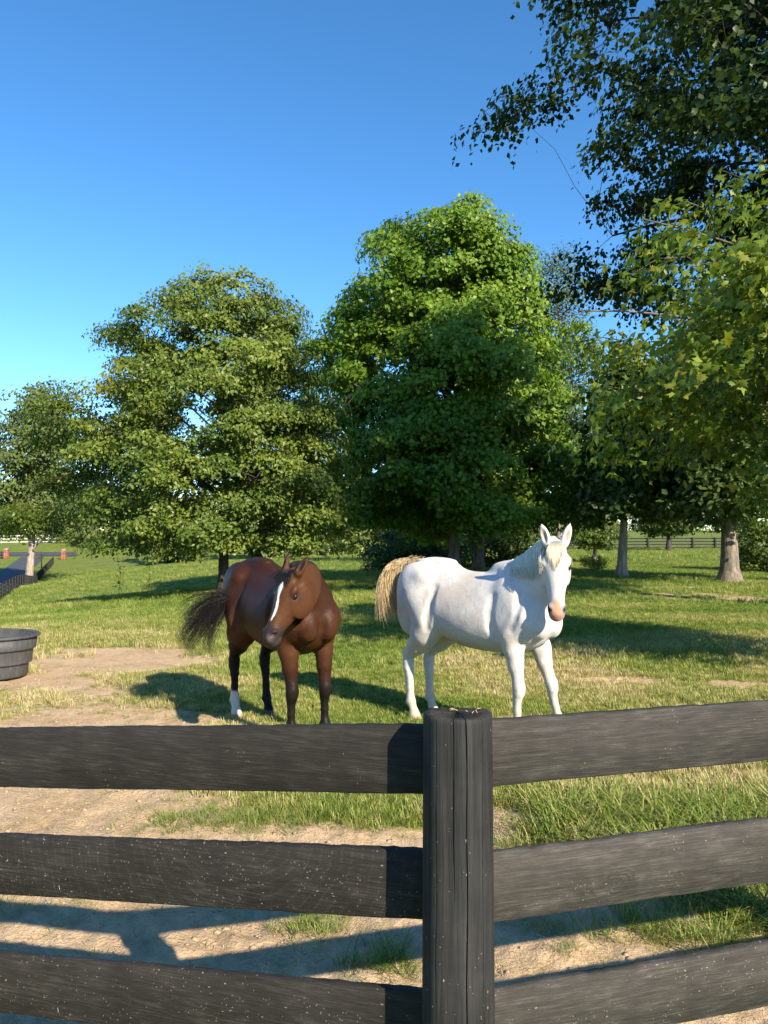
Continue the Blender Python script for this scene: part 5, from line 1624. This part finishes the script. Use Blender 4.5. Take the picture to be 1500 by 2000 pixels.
def tuft(seed, n, spread, h0, h1, w, lean, flat=0.0):
    """unit tuft about 1 high: bent tapering blades"""
    r = np.random.RandomState(seed)
    V = []; F = []; B = []; k = 0
    for i in range(n):
        a = r.uniform(0, 6.28); rr = spread * math.sqrt(r.rand()); bx, by = rr * math.cos(a), rr * math.sin(a)
        h = r.uniform(h0, h1); d = a + r.normal(0, .9); ln = lean * r.uniform(.3, 1.3) * h
        sx, sy = -math.sin(d) * w / 2, math.cos(d) * w / 2
        for t, ws in ((0, 1), (.45, .9), (.8, .55)):
            ox, oy = math.cos(d) * ln * t ** 1.8, math.sin(d) * ln * t ** 1.8
            z = h * (t - flat * .5 * t * t)
            V += [(bx + ox - sx * ws, by + oy - sy * ws, z), (bx + ox + sx * ws, by + oy + sy * ws, z)]
        V.append((bx + math.cos(d) * ln, by + math.sin(d) * ln, h * (1 - flat * .6)))
        F += [(k, k + 1, k + 3), (k, k + 3, k + 2), (k + 2, k + 3, k + 5), (k + 2, k + 5, k + 4), (k + 4, k + 5, k + 6)]
        B += [r.rand()] * 7; k += 7
    return np_mesh('tuft', np.array(V, float), np.array(F), MAT_BLADE, False, attrs={'blade': B})
PROTO = [bpy.data.objects.new('tuft_shape', me) for me in (
    tuft(1, 26, .9, .5, 1.0, .075, .7), tuft(2, 26, .9, .4, 1.0, .08, .9), tuft(3, 20, .8, .5, 1.0, .09, .6),      # short lawn
    tuft(4, 15, .45, .35, 1.0, .034, 1.1, .3), tuft(5, 13, .5, .3, 1.0, .038, 1.5, .45),                                        # tall tufts
    tuft(6, 16, 1.0, .25, .5, .045, 2.2, .9))]                                                                         # flattened dry blades
rs = np.random.RandomState(4242)
PX = []; PS = []; PI = []; PT = []
def scatter(n, y0, y1, fn):
    """uniform over the ground in the strip y0..y1 that the camera can see (plus a margin)"""
    Y = np.sqrt(rs.rand(n) * (y1 ** 2 - y0 ** 2) + y0 ** 2)
    X = (rs.rand(n) * 2 - 1) * (Y * .60 + .8)
    fn(X, Y)
def lawn(X, Y, size=.06, dens=1.0):
    D = dirt(X, Y) + (fbm(X * 9, Y * 9, 77, 2) - .5) * .5
    keep = rs.rand(len(X)) > np.clip((D - .18) * 2.6, 0, 1)
    dr = ((Y > 30) & (X < -.373 * Y - 7.6))
    keep &= ~dr
    X, Y, D = X[keep], Y[keep], D[keep]
    tall = np.clip((X - .25) / .8, 0, 1) * np.clip((5.2 - Y) / 1.0, 0, 1)
    pat = fbm(X * .8, Y * .8, 55, 3)
    s = size * rs.uniform(.6, 1.35, len(X)) * (.7 + .6 * pat) * (1 + 0.4 * tall)
    t = np.clip(.53 + (pat - .5) * 1.1 + np.clip(D, 0, .5) * .55 + rs.normal(0, .12, len(X)), 0, 1)
    far = np.clip((Y - 9) / 10, 0, 1)
    t = t * (1 - far * .35)
    PX.append(np.stack([X, Y], 1)); PS.append(s); PI.append(rs.randint(0, 3, len(X))); PT.append(t)
scatter(9000, 2.2, 5, lambda X, Y: lawn(X, Y, .055)); scatter(26000, 5, 9.5, lambda X, Y: lawn(X, Y, .055)); scatter(30000, 9.5, 18, lambda X, Y: lawn(X, Y, .075)); scatter(26000, 18, 45, lambda X, Y: lawn(X, Y, .11)); scatter(22000, 45, 110, lambda X, Y: lawn(X, Y, .20))
def tufts(X, Y):
    w = np.clip((X - .30) / .5, 0, 1) * (Y < 4.9) * (Y > 2.35)
    w = np.maximum(w * .95, .10 * (Y < 9)) * np.clip(1.25 - dirt(X, Y) * 1.6, 0, 1)
    k = rs.rand(len(X)) < w
    X, Y = X[k], Y[k]
    big = np.clip((X - .3) / .6, 0, 1) * (Y < 4.9)
    s = (.07 + .12 * big) * rs.uniform(.6, 1.4, len(X))
    PX.append(np.stack([X, Y], 1)); PS.append(s); PI.append(rs.randint(3, 5, len(X))); PT.append(np.clip(.34 + rs.normal(0, .2, len(X)), 0, .95))
scatter(5200, 2.3, 5.0, tufts); scatter(4000, 5.0, 9.0, tufts)
def clump(px, py, n, sx, sy, size, tint=.32):
    dd = CAM_H * FPX / (py - 1040.0); cx = (px - 750) / FPX * dd
    X = cx + rs.normal(0, sx, n); Y = dd + rs.normal(0, sy, n)
    PX.append(np.stack([X, Y], 1)); PS.append(size * .7 * rs.uniform(.35, 1.3, n)); PI.append(rs.randint(3, 5, n)); PT.append(np.clip(tint + rs.normal(0, .12, n), 0, 1))
for c in ((300, 1605, 26, .16, .10, .08), (380, 1590, 60, .16, .10, .11), (480, 1600, 60, .2, .09, .11), (560, 1585, 60, .2, .12, .11), (640, 1600, 40, .15, .1, .10), (740, 1600, 44, .12, .09, .10),
          (800, 1590, 40, .1, .12, .10), (420, 1560, 40, .2, .15, .09), (700, 1560, 60, .25, .12, .10), (585, 1790, 44, .085, .06, .11, .28), (735, 1870, 34, .075, .05, .12, .15), (765, 1850, 16, .05, .04, .11, .15), (640, 1775, 14, .06, .04, .08),
          (30, 1755, 12, .08, .05, .08), (155, 1750, 10, .05, .04, .07), (1040, 1785, 20, .1, .04, .08), (1190, 1800, 30, .12, .06, .10), (1290, 1810, 44, .14, .09, .14), (1400, 1790, 70, .2, .12, .17), (1500, 1790, 70, .2, .15, .18), (1120, 1840, 9, .04, .03, .07),
          (1000, 1640, 20, .06, .05, .12, .5), (1060, 1610, 40, .1, .06, .16), (330, 1395, 50, .25, .12, .07, .35), (430, 1395, 40, .2, .1, .08, .3), (180, 1375, 30, .2, .1, .07, .3), (60, 1385, 30, .25, .1, .07, .3),
          (540, 1395, 60, .3, .12, .08, .3), (700, 1392, 60, .3, .12, .08, .3), (640, 1390, 50, .2, .1, .08, .3), (20, 1345, 50, .3, .15, .08, .25)):
    clump(*c)
def dry(X, Y):
    D = dirt(X, Y)
    k = rs.rand(len(X)) < np.clip((D - .15) * 1.4, .12, .8)
    X, Y = X[k], Y[k]
    PX.append(np.stack([X, Y], 1)); PS.append(rs.uniform(.025, .06, len(X))); PI.append(np.full(len(X), 5)); PT.append(np.clip(rs.normal(.88, .12, len(X)), .5, 1.0))
scatter(2600, 2.2, 5, dry); scatter(5200, 5, 10, dry); scatter(3000, 10, 16, dry)
XY = np.concatenate(PX); S_ = np.concatenate(PS); I_ = np.concatenate(PI); T_ = np.concatenate(PT)
k = (((XY[:, 0] + 4.74) / .50) ** 2 + ((XY[:, 1] - 9.12) / .42) ** 2) > 1
XY, S_, I_, T_ = XY[k], S_[k], I_[k], T_[k]
Z_ = gz(XY[:, 0], XY[:, 1])
near = np.clip(1 - np.hypot(XY[:, 0], XY[:, 1]) / 20, 0, 1)
Z_ = Z_ + ((fbm(XY[:, 0] * 5, XY[:, 1] * 5, 21, 4) - 0.5) * 0.07 + (fbm(XY[:, 0] * 22, XY[:, 1] * 22, 31, 3) - .5) * .03 + np.clip(dirt(XY[:, 0], XY[:, 1]), 0, 1) * (fbm(XY[:, 0] * 11, XY[:, 1] * 11, 41, 3) - .5) * .05) * near - 0.02 * np.clip(dirt(XY[:, 0], XY[:, 1]), 0, 1) * near - .004
def scatter_object(name, XYZ, scl, tint, pick, protos, mat, label, cat):
    me = bpy.data.meshes.new(name)
    me.vertices.add(len(XYZ)); me.vertices.foreach_set('co', XYZ.astype(np.float32).ravel())
    for nm, arr in (('scl', scl), ('tint', tint), ('rotz', rs.uniform(0, 6.28, len(XYZ)))):
        a = me.attributes.new(nm, 'FLOAT', 'POINT'); a.data.foreach_set('value', np.asarray(arr).astype(np.float32))
    a = me.attributes.new('pick', 'INT', 'POINT'); a.data.foreach_set('value', np.asarray(pick).astype(np.int32))
    me.materials.append(mat)
    go = link(name, me)
    tag(go, label, cat, kind='stuff')
    ng = bpy.data.node_groups.new(name + '_scatter', 'GeometryNodeTree')
    ng.interface.new_socket('Geometry', in_out='INPUT', socket_type='NodeSocketGeometry'); ng.interface.new_socket('Geometry', in_out='OUTPUT', socket_type='NodeSocketGeometry')
    gi = ng.nodes.new('NodeGroupInput'); gout = ng.nodes.new('NodeGroupOutput')
    iop = ng.nodes.new('GeometryNodeInstanceOnPoints'); iop.inputs['Pick Instance'].default_value = True
    jn = ng.nodes.new('GeometryNodeJoinGeometry')
    for ob in reversed(protos):
        oi = ng.nodes.new('GeometryNodeObjectInfo'); oi.inputs['Object'].default_value = ob; oi.inputs['As Instance'].default_value = True
        ng.links.new(oi.outputs['Geometry'], jn.inputs[0])
    def named(nm, typ):
        n = ng.nodes.new('GeometryNodeInputNamedAttribute'); n.data_type = typ; n.inputs[0].default_value = nm; return n.outputs['Attribute']
    cx = ng.nodes.new('ShaderNodeCombineXYZ'); ng.links.new(named('rotz', 'FLOAT'), cx.inputs[2])
    e2r = ng.nodes.new('FunctionNodeEulerToRotation'); ng.links.new(cx.outputs[0], e2r.inputs[0])
    ng.links.new(gi.outputs[0], iop.inputs['Points']); ng.links.new(jn.outputs[0], iop.inputs['Instance'])
    ng.links.new(named('pick', 'INT'), iop.inputs['Instance Index']); ng.links.new(e2r.outputs[0], iop.inputs['Rotation']); ng.links.new(named('scl', 'FLOAT'), iop.inputs['Scale'])
    ng.links.new(iop.outputs[0], gout.inputs[0])
    md = go.modifiers.new('scatter', 'NODES'); md.node_group = ng
    return go
def lump_z(X, Y):
    nr = np.clip(1 - np.hypot(X, Y) / 20, 0, 1); D = np.clip(dirt(X, Y), 0, 1)
    return gz(X, Y) + ((fbm(X * 5, Y * 5, 21, 4) - .5) * .07 + (fbm(X * 22, Y * 22, 31, 3) - .5) * .03 + D * (fbm(X * 11, Y * 11, 41, 3) - .5) * .05) * nr - .02 * D * nr
scatter_object('grass', np.column_stack([XY, Z_]), S_, T_, I_, PROTO, MAT_BLADE, 'short green and straw coloured pasture grass around the bare earth', 'grass')
# crumbs and clods of dry earth on the bare patches
MAT_CLOD = plain('dry_earth', (.36, .265, .17), .95, .1, .3, 30)
CL = []
for sd in range(4):
    r_ = np.random.RandomState(900 + sd)
    ph = [(0, 0, 1), (.9, 0, .35), (.28, .86, .35), (-.73, .53, .35), (-.73, -.53, .35), (.28, -.86, .35), (.75, .5, -.3), (-.28, .9, -.3), (-.9, 0, -.3), (-.28, -.9, -.3), (.75, -.5, -.3)]
    V = np.array(ph) * r_.uniform(.65, 1.2, (11, 1)) * np.array([1, 1, .6])
    Fc = [(0, 1, 2), (0, 2, 3), (0, 3, 4), (0, 4, 5), (0, 5, 1), (1, 6, 2), (2, 7, 3), (3, 8, 4), (4, 9, 5), (5, 10, 1), (6, 7, 2), (7, 8, 3), (8, 9, 4), (9, 10, 5), (10, 6, 1)]
    CL.append(bpy.data.objects.new('clod_shape', np_mesh('clod', V, np.array(Fc), MAT_CLOD)))
Y = np.sqrt(rs.rand(15000) * (10 ** 2 - 2.2 ** 2) + 2.2 ** 2); X = (rs.rand(15000) * 2 - 1) * (Y * .6 + .8)
k = rs.rand(15000) < np.clip((dirt(X, Y) - .25) * 1.5, 0, 1)
X, Y = X[k], Y[k]
sc_ = np.exp(rs.normal(math.log(.0065), .55, len(X))).clip(.003, .028)
scatter_object('earth_clods', np.column_stack([X, Y, lump_z(X, Y)]), sc_, sc_ * 0, rs.randint(0, 4, len(X)), CL, MAT_CLOD, 'loose crumbs and clods of dry sandy earth on the bare patches', 'earth')
